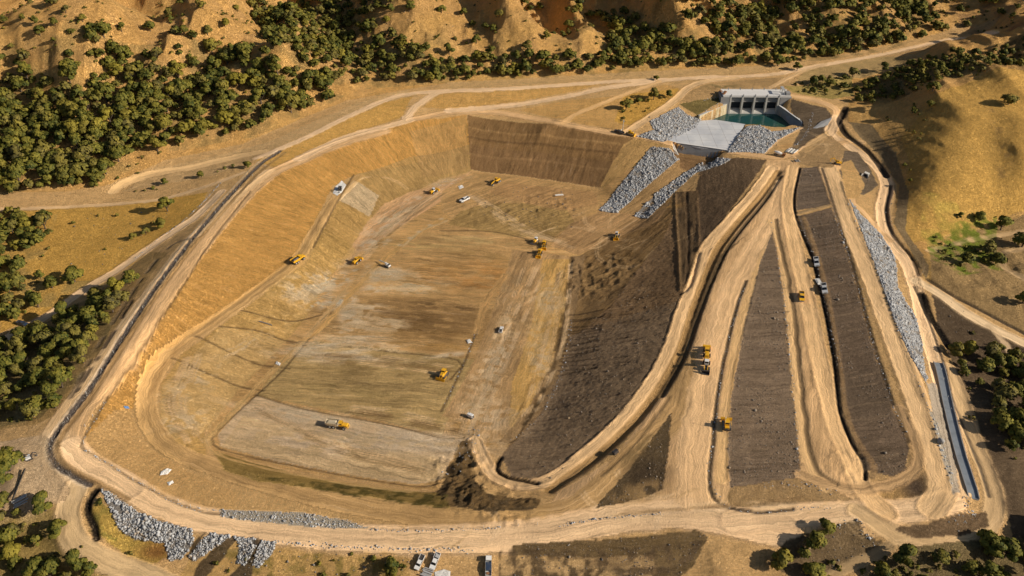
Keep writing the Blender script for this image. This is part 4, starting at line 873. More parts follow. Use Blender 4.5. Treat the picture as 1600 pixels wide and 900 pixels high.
def build_rocks():
    L = {'chute left':'grey rock armour down the left chute below the concrete apron','chute right':'thin band of rock armour down the right chute','apron left':'pale rock armour heaped on the left side of the concrete apron','apron right':'rock armour mound between the concrete apron and the green pool','right slope':'long tapering strip of light grey rock armour beside the outer road','front left':'rock armour on the outer slope at the lower left corner','front finger':'finger of pale rock below the front road, beside the corner armour','front finger b':'middle finger of pale rock below the front road','front finger c':'rightmost finger of pale rock below the front road','lower right':'broken pale stone along the concrete channel'}
    S = {'right slope':.40,'front left':.44,'front finger':.42,'front finger b':.42,'front finger c':.42,'lower right':.55}
    for i,(k,P) in enumerate(RIP.items()):
        s = S.get(k,.42); p = scatter(wp(P), .60/(s*s) if k != 'lower right' else .4, i)
        n = vnoise(p[:,0]/4.5,p[:,1]/4.5,3)*.7+vnoise(p[:,0]/1.8,p[:,1]/1.8,5)*.3; p = p[n < (.60 if k == 'chute right' else .76)]
        rocks_at('rock_armour', p, s, M_ROCK, L[k], 'rock armour')
    rocks_at('gravel_strip', scatter(wp(GRAV), 1.3, 5), .3, M_ROCK, 'grey gravel strip on the inner side of the front road', 'gravel')
    p = along(DITCH, .25, .55, 3); rocks_at('channel_stones', p, .2, M_ROCKD, 'dark stones filling the channel along the left rim road', 'stones')
    E = []
    for q, st, sd, kp in (([(575,827),(650,830),(720,828),(783,824)],1.2,.35,.9),([(430,846),(500,853),(600,857),(680,859),(735,858)],.8,.5,.95),([(345,700+98),(300,792)],1.2,.3,.6),
                      ([(210,405),(250,372),(290,342),(325,308),(345,285)],1.0,.3,.9),([(870,822),(930,812),(1000,805),(1035,803)],1.0,.3,.9),([(1130,792),(1180,800),(1240,796),(1300,792)],1.6,.6,.7),
                      ([(166,626),(130,688),(131,702),(165,722),(208,750),(246,771),(280,788),(317,800)],1.8,.25,.7),([(1290,95+735),(1330,815)],1.6,1,.8),([(1341,812),(1350,835),(1372,852)],.9,.7,.9),([(1315,285),(1335,345),(1370,425),(1403,515),(1432,590),(1455,655),(1478,730)],2.2,.35,.5),
                      ([(1500,775),(1520,800),(1495,815)],.7,1.4,.9),([(1246,338),(1270,400),(1290,480),(1305,560)],2.6,.5,.5),([(1300,324),(1333,420),(1363,530),(1396,632),(1418,690)],1.8,.6,.8),([(1205,345),(1225,470),(1238,600),(1250,745)],1.8,.5,.7),([(800,690),(850,640),(880,575),(893,500)],2.,.6,.6),
                      ([(1270,175),(1262,205),(1248,222),(1228,236)],.9,.6,.8),([(1190,760),(1250,757),(1300,770)],1.2,1.2,.8),([(1165,440),(1135,545),(1114,690),(1108,745),(1135,792)],1.9,.4,.6),([(692,640),(727,560),(745,515)],1.5,.5,.5),([(745,668),(735,700),(700,740)],.9,2.2,.8),([(1100,157),(1130,150)],1,.6,.7),([(1096,180),(1132,163)],1,.8,.7),([(1040,203),(1010,215)],1,2.5,.8)):
        E.append(along(smooth_line(wp(q)), st*.5, sd, len(E), kp))
    rocks_at('edging_stones', np.vstack(E), .27, M_ROCK, 'loose pale stones lining the edges of the roads', 'stones')
    C = []
    for q, d in (([(1208,360),(1225,470),(1238,600),(1250,745),(1140,762),(1137,700),(1142,620),(1165,500),(1188,410)],.42),([(1252,262),(1280,260),(1298,320),(1243,329),(1245,290)],.3),([(1246,338),(1300,324),(1330,420),(1362,540),(1395,640),(1420,700),(1415,735),(1395,745),(1355,735),(1325,660),(1305,560),(1290,480),(1270,400)],.42),([(1062,460),(1052,535),(1012,605),(955,665),(905,712),(855,752),(800,745),(782,715),(845,640),(880,560),(900,520),(985,440)],.12),([(1048,645),(1045,700),(1035,765),(1000,780),(930,795),(985,730),(1015,690)],.3),([(800,852),(1000,838),(1088,829),(1106,840),(1060,905),(800,900)],.3)):
        p = scatter(wp(q), d, len(C)+30); n = fbm(p[:,0]/9,p[:,1]/9,3,15); C.append(p[n > -.08])
    rocks_at('soil_clods', np.vstack(C), .22, M_CLOD, 'small pale clods strewn over the dark fill strips', 'clods')
    R = []
    for q, d in (([(1040,215),(995,213),(990,190),(1030,178)],.03),([(780,862),(1100,845),(1060,905),(780,905)],.05),([(1230,850),(1340,812),(1380,850),(1280,900)],.12),([(1450,445),(1520,490),(1560,620),(1500,600)],.03),([(0,700),(60,690),(90,780),(0,800)],.02),([(330,860),(640,866),(640,905),(330,905)],.05),([(1330,240),(1400,290),(1395,370),(1340,260)],.02),([(120,330),(300,310),(200,410),(100,440)],.015),([(620,0),(1000,0),(1000,100),(620,100)],.004),([(780,290),(930,300),(900,360),(720,340)],.03)):
        R.append(scatter(wp(q), d, len(R)))
    rocks_at('loose_stones', np.vstack(R), .32, M_ROCKD, 'loose dark stones and clods scattered over the bare ground', 'stones')
# ================================================================== trees
def leaf_mat(name, single, ca, cb, cc_):
    m, nt, b = new_mat(name); t = NT(nt)
    tn = t.node('ShaderNodeAttribute', attribute_name='tint'); lf = t.node('ShaderNodeAttribute', attribute_name='leaf')
    if single: oi = t.node('ShaderNodeObjectInfo'); f = oi.outputs['Random']
    else: f = tn.outputs['Fac']
    c = t.mix(t.ramp(f, 0, .6), ca, cb); c = t.mix(t.ramp(f, .60, .72), c, (.085,.076,.032)); c = t.mix(t.ramp(f, .76, .98), c, cc_)
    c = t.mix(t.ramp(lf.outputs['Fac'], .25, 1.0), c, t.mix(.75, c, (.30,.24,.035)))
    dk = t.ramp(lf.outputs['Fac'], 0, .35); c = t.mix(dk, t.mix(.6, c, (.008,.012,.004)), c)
    t.link(c, b.inputs['Base Color']); b.inputs['Roughness'].default_value = .7; b.inputs['Specular IOR Level'].default_value = .15
    return m
M_LEAF = leaf_mat('oak_leaves', True, (.030,.050,.012), (.085,.098,.018), (.20,.17,.022)); M_LEAFM = leaf_mat('oak_leaves_far', False, (.028,.046,.012), (.078,.090,.018), (.17,.145,.022))
def bark():
    m, nt, b = new_mat('bark'); t = NT(nt); tc = t.node('ShaderNodeTexCoord')
    t.link(t.mix(t.noise(t.scale(tc.outputs['Object'],3,3,.6), 2, 4), (.05,.038,.028), (.17,.13,.10)), b.inputs['Base Color']); return m
M_BARK = bark()
def crown_geo(seed, nleaf, h=8.0, w=9.0, ls=.55, lobes=11):
    """leaf clumps spread over and inside a dozen uneven boughs; returns quads, normals, shade value"""
    r = np.random.default_rng(seed); L = []
    for i in range(lobes):
        a = r.uniform(0,6.28); q = r.uniform(.15,1)**.6; k = r.random()
        rad = w*.5*(.62*q); L.append((rad*math.cos(a)*1.12, rad*math.sin(a)*1.12, h*(.34+.56*k*(1.15-.6*q)), w*r.uniform(.11,.24), h*r.uniform(.10,.21)))
    L.append((r.normal()*w*.05, r.normal()*w*.05, h*.72, w*.24, h*.24)); L = np.array(L)
    li = r.integers(len(L), size=nleaf); l = L[li]
    d = r.normal(size=(nleaf,3)); d /= np.linalg.norm(d,axis=1,keepdims=True); d[:,2] = np.where(d[:,2]<-.35, -d[:,2], d[:,2])
    rr = r.uniform(.60,1.12,nleaf)**.7
    c = np.stack([l[:,0]+d[:,0]*l[:,3]*rr, l[:,1]+d[:,1]*l[:,3]*rr, l[:,2]+d[:,2]*l[:,4]*rr],1)
    n = d*.9+r.normal(size=d.shape)*.45+np.array([0,0,.3]); n /= np.linalg.norm(n,axis=1,keepdims=True)
    up = r.normal(size=d.shape); t1 = np.cross(n,up); t1 /= np.linalg.norm(t1,axis=1,keepdims=True); t2 = np.cross(n,t1)
    s = ls*r.uniform(.6,1.4,(nleaf,1)); s2 = s*r.uniform(.6,1.1,(nleaf,1))
    V = np.stack([c-t1*s-t2*s2*.6, c+t1*s*.8-t2*s2, c+t1*s+t2*s2*.7, c-t1*s*.7+t2*s2],1).reshape(-1,3)
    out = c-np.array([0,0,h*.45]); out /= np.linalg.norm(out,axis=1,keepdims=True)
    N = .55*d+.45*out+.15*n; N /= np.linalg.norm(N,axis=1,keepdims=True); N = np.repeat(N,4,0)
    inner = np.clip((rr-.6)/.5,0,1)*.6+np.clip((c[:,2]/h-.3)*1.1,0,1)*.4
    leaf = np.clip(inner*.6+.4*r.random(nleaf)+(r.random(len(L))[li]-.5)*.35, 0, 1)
    return V, N, np.repeat(leaf,4)
def attrs(me, leaf, tint, N):
    a = me.attributes.new('leaf','FLOAT','POINT'); a.data.foreach_set('value', leaf.astype(np.float32))
    a = me.attributes.new('tint','FLOAT','POINT'); a.data.foreach_set('value', tint.astype(np.float32))
    me.normals_split_custom_set_from_vertices(N.astype(np.float32))
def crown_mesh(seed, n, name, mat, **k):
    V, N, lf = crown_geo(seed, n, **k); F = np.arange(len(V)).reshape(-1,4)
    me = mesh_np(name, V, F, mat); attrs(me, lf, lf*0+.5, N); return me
def tube_geo(pts, radii, k=6):
    V = []; F = []
    for i,(p,r_) in enumerate(zip(pts,radii)):
        for j in range(k): V.append((p[0]+r_*math.cos(j*6.283/k), p[1]+r_*math.sin(j*6.283/k), p[2]))
    for i in range(len(pts)-1):
        for j in range(k): F.append((i*k+j, i*k+(j+1)%k, (i+1)*k+(j+1)%k, (i+1)*k+j))
    return V, F
def trunk_mesh(seed, h=8.0):
    r = random.Random(seed); V = []; F = []
    def add(p, q):
        v, f = tube_geo(p, q); k = len(V); V.extend(v); F.extend([tuple(a+k for a in b) for b in f])
    add([(0,0,-.6),(0,0,.4),(.1,.05,h*.22),(.2,-.1,h*.42)], [.5,.36,.3,.2])
    for i in range(5):
        a = i*1.3+r.random(); add([(.1,0,h*.22),(math.cos(a)*h*.17,math.sin(a)*h*.17,h*.4),(math.cos(a)*h*.3,math.sin(a)*h*.3,h*.58)], [.2,.13,.05])
    return mesh_np('trunk', V, F, M_BARK)
def forest_points():
    """(x, y, scale, region) of every tree, in metres"""
    regs = {
     'upper left': ([(-60,70),(0,88),(80,72),(170,62),(260,85),(330,78),(400,88),(480,128),(543,142),(515,160),(440,182),(385,212),(300,222),(262,240),(215,236),(175,262),(160,292),(0,303),(-60,303)], 6.6, 1.22, .96),
     'upper left open': ([(0,20),(150,22),(380,20),(400,80),(330,72),(260,80),(170,58),(0,84)], 15, .8, .5),
     'ravine': ([(385,-10),(470,-10),(620,-10),(640,20),(600,45),(640,70),(690,92),(705,118),(690,130),(560,136),(480,122),(425,78)], 7.0, .95, .9),
     'foot': ([(690,96),(760,92),(860,92),(930,98),(1000,94),(1100,96),(1160,98),(1150,106),(1000,109),(860,119),(700,126)], 6.6, .95, .95),
     'second ravine': ([(880,-10),(1010,-10),(1000,30),(1060,60),(1180,70),(1190,98),(1000,104),(930,96),(960,60),(940,30),(890,20)], 7.2, .98, .95),
     'middle ridge': ([(630,-10),(900,-10),(950,60),(930,90),(700,95)], 24, .9, .55),
     'north': ([(1020,-10),(1400,-10),(1440,20),(1482,46),(1400,70),(1350,82),(1280,92),(1240,102),(1190,98),(1180,70),(1080,50)], 6.9, 1.0, .93),
     'far': ([(1400,-10),(1640,-10),(1640,40),(1560,42),(1490,36)], 13, .7, .6),
     'dark valley': ([(1330,142),(1400,108),(1450,92),(1500,84),(1560,70),(1640,52),(1640,100),(1520,116),(1440,138),(1380,160),(1340,165)], 6.4, .62, .92),
     'pool side': ([(1258,128),(1330,122),(1332,142),(1270,146)], 7, .7, .85),
     'left edge': ([(-60,335),(60,333),(88,345),(80,372),(60,388),(40,405),(38,440),(70,475),(60,490),(0,515),(-60,540)], 7.6, 1.05, .95),
     'below access road': ([(-60,560),(0,535),(70,515),(130,478),(170,455),(205,438),(195,478),(150,530),(120,590),(95,635),(60,655),(-60,670)], 7.6, 1.05, .92),
     'lower left': ([(-60,790),(40,795),(85,788),(92,820),(95,858),(130,885),(180,903),(-60,960)], 6.8, .85, .95),
     'east hollow': ([(1500,395),(1550,385),(1560,400),(1555,425),(1505,432)], 7, .95, .9),
     'east bank': ([(1482,550),(1560,545),(1640,560),(1640,720),(1580,725),(1555,690),(1545,640),(1510,600)], 7.6, .95, .88),
     'lower right': ([(1225,850),(1290,822),(1318,850),(1300,895),(1200,915)], 7, .8, .8),
     'lower right corner': ([(1380,872),(1480,862),(1560,850),(1640,820),(1640,930),(1350,930)], 7.6, .95, .85),
    }
    out = []
    for i,(k,(P,sp,sc,keep)) in enumerate(regs.items()):
        w = wp([(min(max(a,-60),1640), max(b,-8)) for a,b in P]); p = scatter(w, 1/sp**2, 50+i); r = np.random.default_rng(i)
        n = fbm(p[:,0]/30, p[:,1]/30, 3, 60+i)
        for (x,y),q in zip(p,n):
            if k == 'upper left' and y > 600 and q < .05 and r.random() < .38: continue
            if k in ('north','second ravine') and q < -.02 and y > 700 and r.random() < .5: continue
            if r.random() > keep*(1 if keep > .9 else (1.15 if q > -.15 else .72)): continue
            out.append((x, y, sc*r.choice((r.uniform(.45,.8),r.uniform(.8,1.35),r.uniform(.8,1.2))), k))
    # woods on ground the camera does not see from here
    r = np.random.default_rng(99)
    for _ in range(900):
        x = r.uniform(-630,630); y = r.uniform(640,950)
        if hs(hillw, x, y) > .9 and (fbm(np.array([x/60]),np.array([y/60]),3,70)[0] > .0) and y > 790: out.append((x,y,r.uniform(.7,1.2),'far'))
    return out
LONE = [  # px, py of the foot, scale, kind of leaf, label
 (103,20,.9,.3,'round dark oak on the bare crest at the upper left'),(37,33,.6,.4,'small oak near the left end of the bare crest'),(87,40,.7,.8,'olive green oak just left of the crest oaks'),
 (63,55,.95,.3,'dark oak with a long shadow on the upper left bare slope'),(84,66,.5,.6,'little oak below the olive oak on the upper left slope'),(112,52,.6,.5,'oak at the middle of the upper left bare slope'),
 (130,35,.8,.9,'yellowish oak under the crest at the upper left'),(283,9,.7,.9,'yellow green oak at the top edge left of centre'),(190,48,.9,.2,'dark broad oak at the top of the left wood'),(235,48,1.0,.5,'big oak at the head of the left wood'),
 (287,52,.9,.3,'oak alone on a pink patch of the upper left ridge'),(325,56,.9,.7,'olive oak on the ridge right of the left wood'),(318,16,.9,.6,'oak near the top edge beside a gully'),(352,42,.85,.4,'oak on the stony slope right of the left ridge'),
 (640,18,1.0,.3,'oak at the top of the middle ridge left of centre'),(605,38,.8,.7,'yellow green oak in the shadowed ravine left of the bare ridge'),(690,22,.9,.2,'leaning dark oak high on the bare middle ridge'),(702,84,1.25,.25,'large round oak low on the bare middle ridge'),
 (744,70,.9,.3,'oak right of the large round oak on the middle ridge'),(767,88,1.1,.5,'broad oak at the foot of the bare middle ridge'),(770,50,.8,.3,'small round oak halfway up the bare middle ridge'),(780,27,.9,.4,'oak near the top centre on bare ground'),
 (750,108,.7,.6,'small oak by the toe of the middle ridge'),(682,116,1.0,.8,'yellowish oak at the toe left of centre'),(888,44,1.0,.4,'oak on the bright spur right of centre'),(888,18,.7,.6,'small oak high on the spur right of centre'),
 (853,62,1.0,.2,'dark oak in the gully of the centre ridge'),(825,80,1.1,.3,'dark round oak left of the gully oak'),(807,95,1.0,.7,'oak at the foot of the centre ridge'),(770,100,.9,.2,'dark oak beside the toe of the centre ridge'),
 (978,172,1.05,.55,'round olive oak with a shadow above the rim corner'),(1021,156,1.1,.4,'tall oak above the spillway access road'),(1045,152,.7,.2,'small dark oak beside the spillway access road'),(997,162,.75,.4,'low spreading oak between the two oaks above the rim corner'),
 (1025,125,.5,.4,'lone little oak beside the upper road'),(1215,103,1.3,.2,'large dark oak at the edge of the upper road'),(1245,111,.9,.1,'dark oak beside the upper road above the gatehouse'),(1332,120,1.0,.3,'oak with a shadow in the slope under the upper road'),
 (1380,112,.9,.3,'upright oak in the slope below the upper road'),(1457,142,1.1,.2,'dark oak on the crest of the right hill'),(1425,178,.8,.8,'small olive oak on the left flank of the right hill'),(1452,167,.6,.85,'little yellow green oak on the right hill crest'),
 (1575,164,1.15,.7,'lone oak with a long shadow on the golden right hill'),(262,330,1.25,.97,'yellow green oak on the golden shoulder at the left'),(253,355,.85,.3,'small oak above the left access road'),(228,366,.6,.4,'tiny oak above the left access road'),
 (208,374,.6,.2,'tiny dark oak above the left access road'),(117,440,1.5,.2,'large spreading oak beside the left access road'),(82,450,1.1,.85,'brownish oak left of the large spreading oak'),(64,436,.7,.3,'small oak at the shoulder of the golden slope'),
 (182,460,1.2,.2,'dark oak below the left access road'),(60,480,1.1,.7,'yellowish oak by the end of the golden slope'),(387,262,.7,.3,'small round oak beside the left rim road'),(258,288,.6,.4,'little tree in the strip beside the dirt terrace'),(315,277,.6,.7,'small tree in the grass strip near the rim road'),
 (1530,345,.9,.15,'small round dark tree at the foot of the right hill'),(1563,360,1.3,.15,'dark tree beside the east track'),(1597,385,1.3,.2,'dark tree at the right edge above the hollow'),(1597,475,1.0,.4,'tree at the right edge below the hollow'),
 (17,735,1.3,.2,'sparse oak at the left edge beside the dirt corner'),(10,752,1.2,.05,'dark oak at the left edge below the sparse oak'),(72,797,1.1,.97,'yellow green oak above the lower left loop road'),(613,897,.9,.8,'green bush oak at the bottom edge left of the parked pickups'),
 (1220,885,1.1,.3,'oak at the bottom edge left of the lower right thicket'),(1413,880,1.15,.15,'dark spiky oak beside the lower right track'),(1467,876,.8,.9,'yellowish oak between the lower right tracks'),(1570,870,1.3,.7,'large oak in the lower right corner'),
 (1567,625,1.3,.8,'sunlit oak on the dark east bank'),(1563,675,1.1,.3,'dark oak on the east bank below the sunlit oak'),(1500,340,.5,.9,'low green bush at the foot of the right hill'),
]
REGLAB = {
 'upper left':('oak in the dense wood on the upper left hillside','oaks of the upper left wood'),'upper left open':('scattered oak on the bare upper left ridge','scattered oaks on the upper left ridge'),
 'ravine':('oak in the shadowed ravine left of the bare middle ridge','oaks in the left ravine'),'foot':('oak in the dark line of trees along the foot of the hills','oaks along the hill foot'),
 'second ravine':('oak in the dark ravine right of the bright spur','oaks in the right ravine'),'middle ridge':('scattered oak on the bare middle ridge','scattered oaks on the middle ridge'),
 'north':('oak in the dense wood above the upper road','oaks above the upper road'),'far':('oak on the brown hills at the upper right corner','oaks on the far hills'),'dark valley':('low oak in the shaded valley behind the right hill','oaks in the shaded valley'),
 'pool side':('dark oak in the clump behind the gatehouse','oaks behind the gatehouse'),'left edge':('oak in the wood along the left edge above the access road','oaks along the left edge'),
 'below access road':('oak in the wood between the left access road and the rim road','oaks below the left access road'),'lower left':('oak in the wood at the lower left corner','oaks in the lower left corner'),
 'east hollow':('dark oak in the green hollow at the right','oaks in the east hollow'),'east bank':('dark oak on the shaded bank at the right edge','oaks on the east bank'),'lower right':('oak in the thicket below the front junction','oaks of the lower right thicket'),
 'lower right corner':('oak along the bottom edge at the lower right','oaks in the lower right corner')}
def build_trees():
    pts = forest_points(); r = np.random.default_rng(5)
    crowns = [crown_mesh(300+i, 900, 'crown', M_LEAF, h=random.uniform(7.2,9.2), w=random.uniform(8.5,11), lobes=random.choice((6,8,11,14)), ls=.48) for i in range(7)]
    trunks = [trunk_mesh(i) for i in range(4)]
    # one tree with its parts, then copies
    proto = thing('oak_tree', '', '', (0,0,0)); pc = part('crown', crowns[0], proto); pt = part('trunk', trunks[0], proto)
    used = [False]
    def place(x, y, z, s, label, group, tint=None):
        if not used[0]: o, c, t = proto, pc, pt; used[0] = True
        else:
            o = proto.copy(); col.objects.link(o)
            c = pc.copy(); col.objects.link(c); c.parent = o
            t = pt.copy(); col.objects.link(t); t.parent = o
        c.data = crowns[r.integers(len(crowns))]; t.data = trunks[r.integers(len(trunks))]
        o.location = (x, y, z-.15); o.rotation_euler = (0, 0, r.uniform(0,6.28)); o.scale = (s*r.uniform(.9,1.1), s*r.uniform(.9,1.1), s*r.uniform(.85,1.1))
        tag(o, label, 'tree', group)
    lx, ly = hit([a[0] for a in LONE], [a[1] for a in LONE]); lz = ground_z(lx, ly)
    for (a, x, y, z) in zip(LONE, lx, ly, lz): place(x, y, z, a[2], a[4], 'oak trees standing by themselves')
    keepr = {k:v for k,v in REGLAB.items()}
    P = [p for p in pts if min(math.hypot(p[0]-x, p[1]-y) for x, y in zip(lx, ly)) > 6]
    P = [p for p in P if -640 < p[0] < 640 and 195 < p[1] < 955]
    z = ground_z([p[0] for p in P], [p[1] for p in P])
    # how large each shows from the photograph's station
    sh = []
    for p, zz in zip(P, z):
        dx, dy, dz = p[0], p[1], zz+5-CAMH; dep = dy*cp-dz*sp; u = 800+FPX*dx/dep; v = 450-FPX*(dy*sp+dz*cp)/dep
        vis = -20 < u < 1620 and -10 < v < 920; sh.append(p[2]/dep if vis else 0)
    order = np.argsort(-np.array(sh)); nind = 300-len(LONE); rest = []
    for k, i in enumerate(order):
        p = P[i]
        if k < nind: place(p[0], p[1], z[i], p[2], keepr[p[3]][0], keepr[p[3]][1])
        else: rest.append((p[0], p[1], z[i], p[2]))
    Vs=[];Ns=[];Ls=[];Ts=[]
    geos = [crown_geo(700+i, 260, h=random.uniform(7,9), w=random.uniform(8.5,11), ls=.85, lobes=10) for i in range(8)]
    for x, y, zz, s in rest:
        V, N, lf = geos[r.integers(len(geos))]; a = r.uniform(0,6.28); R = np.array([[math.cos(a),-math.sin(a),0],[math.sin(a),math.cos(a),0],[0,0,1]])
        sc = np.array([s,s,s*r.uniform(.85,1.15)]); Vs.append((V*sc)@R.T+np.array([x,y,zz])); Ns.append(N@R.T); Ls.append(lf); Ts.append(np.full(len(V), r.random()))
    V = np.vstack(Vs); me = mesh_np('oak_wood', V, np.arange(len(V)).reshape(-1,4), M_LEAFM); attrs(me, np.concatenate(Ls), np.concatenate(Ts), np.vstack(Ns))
    o = bpy.data.objects.new('oak_wood', me); col.objects.link(o); tag(o, 'far oak woods covering the hills behind the basin', 'woodland', kind='stuff')
    # low scrub
    S = []
    for q, d in (([(0,10),(400,10),(540,140),(300,230),(160,300),(0,300)],.010),([(560,0),(1000,0),(1000,100),(700,115)],.008),([(1000,0),(1480,0),(1480,45),(1200,95),(1000,100)],.010),([(185,300),(300,275),(400,250),(400,262),(330,282),(250,300)],.030),([(0,335),(280,320),(200,410),(0,520)],.006),([(0,540),(200,440),(60,660),(0,670)],.015),([(0,800),(90,800),(180,900),(0,900)],.03),([(150,780),(170,790),(160,820),(250,870),(200,868)],.05),([(975,150),(1060,140),(1010,182),(965,190)],.02),([(1330,140),(1500,84),(1600,60),(1600,105),(1450,140)],.035),([(1380,180),(1450,150),(1440,260),(1420,340)],.010),([(1450,350),(1560,330),(1560,420),(1480,430)],.03),([(1460,470),(1600,560),(1600,800),(1560,760),(1480,560)],.012),([(1230,880),(1600,860),(1600,905),(1230,905)],.03),([(330,860),(640,866),(640,905),(330,905)],.02),([(1230,130),(1335,120),(1335,150),(1250,148)],.03),([(1400,0),(1640,0),(1640,50),(1500,40)],.014)):
        p = scatter(wp(q), d, len(S)+200); n = fbm(p[:,0]/14,p[:,1]/14,3,77); S.append(p[n > -.12])
    S = np.vstack(S); z = ground_z(S[:,0],S[:,1]); Vs=[];Ns=[];Ls=[];Ts=[]
    geos = [crown_geo(900+i, 46, h=2.2, w=3.6, ls=.42, lobes=4) for i in range(6)]
    for (x,y),zz in zip(S,z):
        V,N,lf = geos[r.integers(6)]; s = r.uniform(.4,1.15); a = r.uniform(0,6.28); R = np.array([[math.cos(a),-math.sin(a),0],[math.sin(a),math.cos(a),0],[0,0,1]])
        Vs.append((V*s)@R.T+np.array([x,y,zz-.4*s])); Ns.append(N@R.T); Ls.append(lf); Ts.append(np.full(len(V), r.random()**.6))
    V = np.vstack(Vs); me = mesh_np('scrub', V, np.arange(len(V)).reshape(-1,4), M_LEAFM); attrs(me, np.concatenate(Ls), np.concatenate(Ts), np.vstack(Ns))
    o = bpy.data.objects.new('scrub', me); col.objects.link(o); tag(o, 'low scrub and dry bushes dotted over the slopes', 'scrub', kind='stuff')
# ================================================================== man-made things
def plain(name, c, rough=.6, metal=0, dirt=.35, spec=.4, dcol=(.33,.24,.14), sc=1.2):
    m, nt, b = new_mat(name); t = NT(nt); tc = t.node('ShaderNodeTexCoord')
    n = t.ramp(t.noise(tc.outputs['Object'], sc, 5, .65), .42, .72)
    t.link(t.mix(t.math('MULTIPLY', n, dirt), c, dcol), b.inputs['Base Color'])
    b.inputs['Roughness'].default_value = rough; b.inputs['Metallic'].default_value = metal; b.inputs['Specular IOR Level'].default_value = spec; return m
M = dict(yellow=plain('yellow_paint',(.80,.42,.010),.5,0,.35), white=plain('white_paint',(.76,.76,.74),.4,0,.22), tyre=plain('tyre_rubber',(.018,.018,.018),.85,0,.45,.2), dark=plain('dark_steel',(.045,.045,.05),.5,.2,.3),
 glass=plain('tinted_glass',(.012,.016,.022),.08,0,.05,.8), steel=plain('worn_steel',(.32,.31,.30),.45,.6,.4), grey=plain('grey_paint',(.42,.43,.43),.5,0,.3), tan=plain('sand_paint',(.62,.52,.36),.55,0,.3), navy=plain('navy_paint',(.025,.045,.085),.35,0,.15),
 tarp=plain('white_sheet',(.72,.71,.67),.75,0,.4), rust=plain('rusty_steel',(.25,.10,.035),.8,.1,.4), lamp=plain('lamp_glass',(.75,.72,.62),.2,0,0), red=plain('red_lens',(.35,.02,.01),.3,0,0), black=plain('black_pipe',(.02,.02,.022),.5,0,.3),
 conc=plain('pale_concrete',(.52,.50,.46),.85,0,.35,.2,(.36,.31,.24),.35), concd=plain('grey_concrete',(.30,.30,.30),.85,0,.35,.2,(.2,.18,.16),.3), deck=plain('white_deck_concrete',(.70,.69,.67),.8,0,.22,.2,(.5,.46,.4),.4), void=plain('dark_steel_void',(.03,.034,.042),.4,.2,.2,.3,(.05,.05,.05)), wood=plain('timber',(.42,.30,.17),.8,0,.4), blue=plain('blue_sheet',(.10,.22,.42),.6,0,.2))
def stained_wall():
    m, nt, b = new_mat('stained_concrete'); t = NT(nt); tc = t.node('ShaderNodeTexCoord')
    n = t.noise(t.scale(tc.outputs['Object'], .7, .7, .08), 1.0, 5, .7); n2 = t.noise(tc.outputs['Object'], .9, 4)
    c = t.mix(t.ramp(n, .45, .68), (.56,.46,.30), (.30,.23,.09)); c = t.mix(t.ramp(n2,.5,.8), c, (.62,.55,.42)); t.link(c, b.inputs['Base Color']); return m
M['stain'] = stained_wall()
def slab_mat():
    m, nt, b = new_mat('apron_concrete'); t = NT(nt); tc = t.node('ShaderNodeTexCoord')
    n = t.noise(tc.outputs['Object'], .06, 6, .62, .4); n2 = t.noise(t.scale(tc.outputs['Object'],.3,1.4,1), .35, 5, .7)
    c = t.mix(t.ramp(n,.35,.65), (.50,.515,.54), (.68,.68,.67)); c = t.mix(t.math('MULTIPLY', t.ramp(n2,.5,.8),.5), c, (.66,.61,.53))
    br = t.node('ShaderNodeTexBrick'); br.offset = 0; br.inputs['Scale'].default_value = .11; br.inputs['Mortar Size'].default_value = .012; br.inputs['Brick Width'].default_value = 1; br.inputs['Row Height'].default_value = 1
    br.inputs['Color1'].default_value = (1,1,1,1); br.inputs['Color2'].default_value = (.9,.9,.92,1); br.inputs['Mortar'].default_value = (.55,.52,.5,1); t.link(tc.outputs['Object'], br.inputs['Vector'])
    t.link(t.mix(1.0, c, br.outputs['Color'], 'MULTIPLY'), b.inputs['Base Color']); return m
M['slab'] = slab_mat()
def water_mat():
    m, nt, b = new_mat('green_water'); t = NT(nt); tc = t.node('ShaderNodeTexCoord')
    n = t.noise(tc.outputs['Object'], .05, 4, .6); c = t.mix(t.ramp(n,.4,.62), (.030,.085,.055), (.020,.075,.080)); t.link(c, b.inputs['Base Color'])
    b.inputs['Roughness'].default_value = .06; b.inputs['Specular IOR Level'].default_value = .5
    bp = t.node('ShaderNodeBump'); bp.inputs['Distance'].default_value = .03; t.link(t.noise(tc.outputs['Object'], 1.2, 3), bp.inputs['Height']); t.link(bp.outputs[0], b.inputs['Normal']); return m
M['water'] = water_mat()
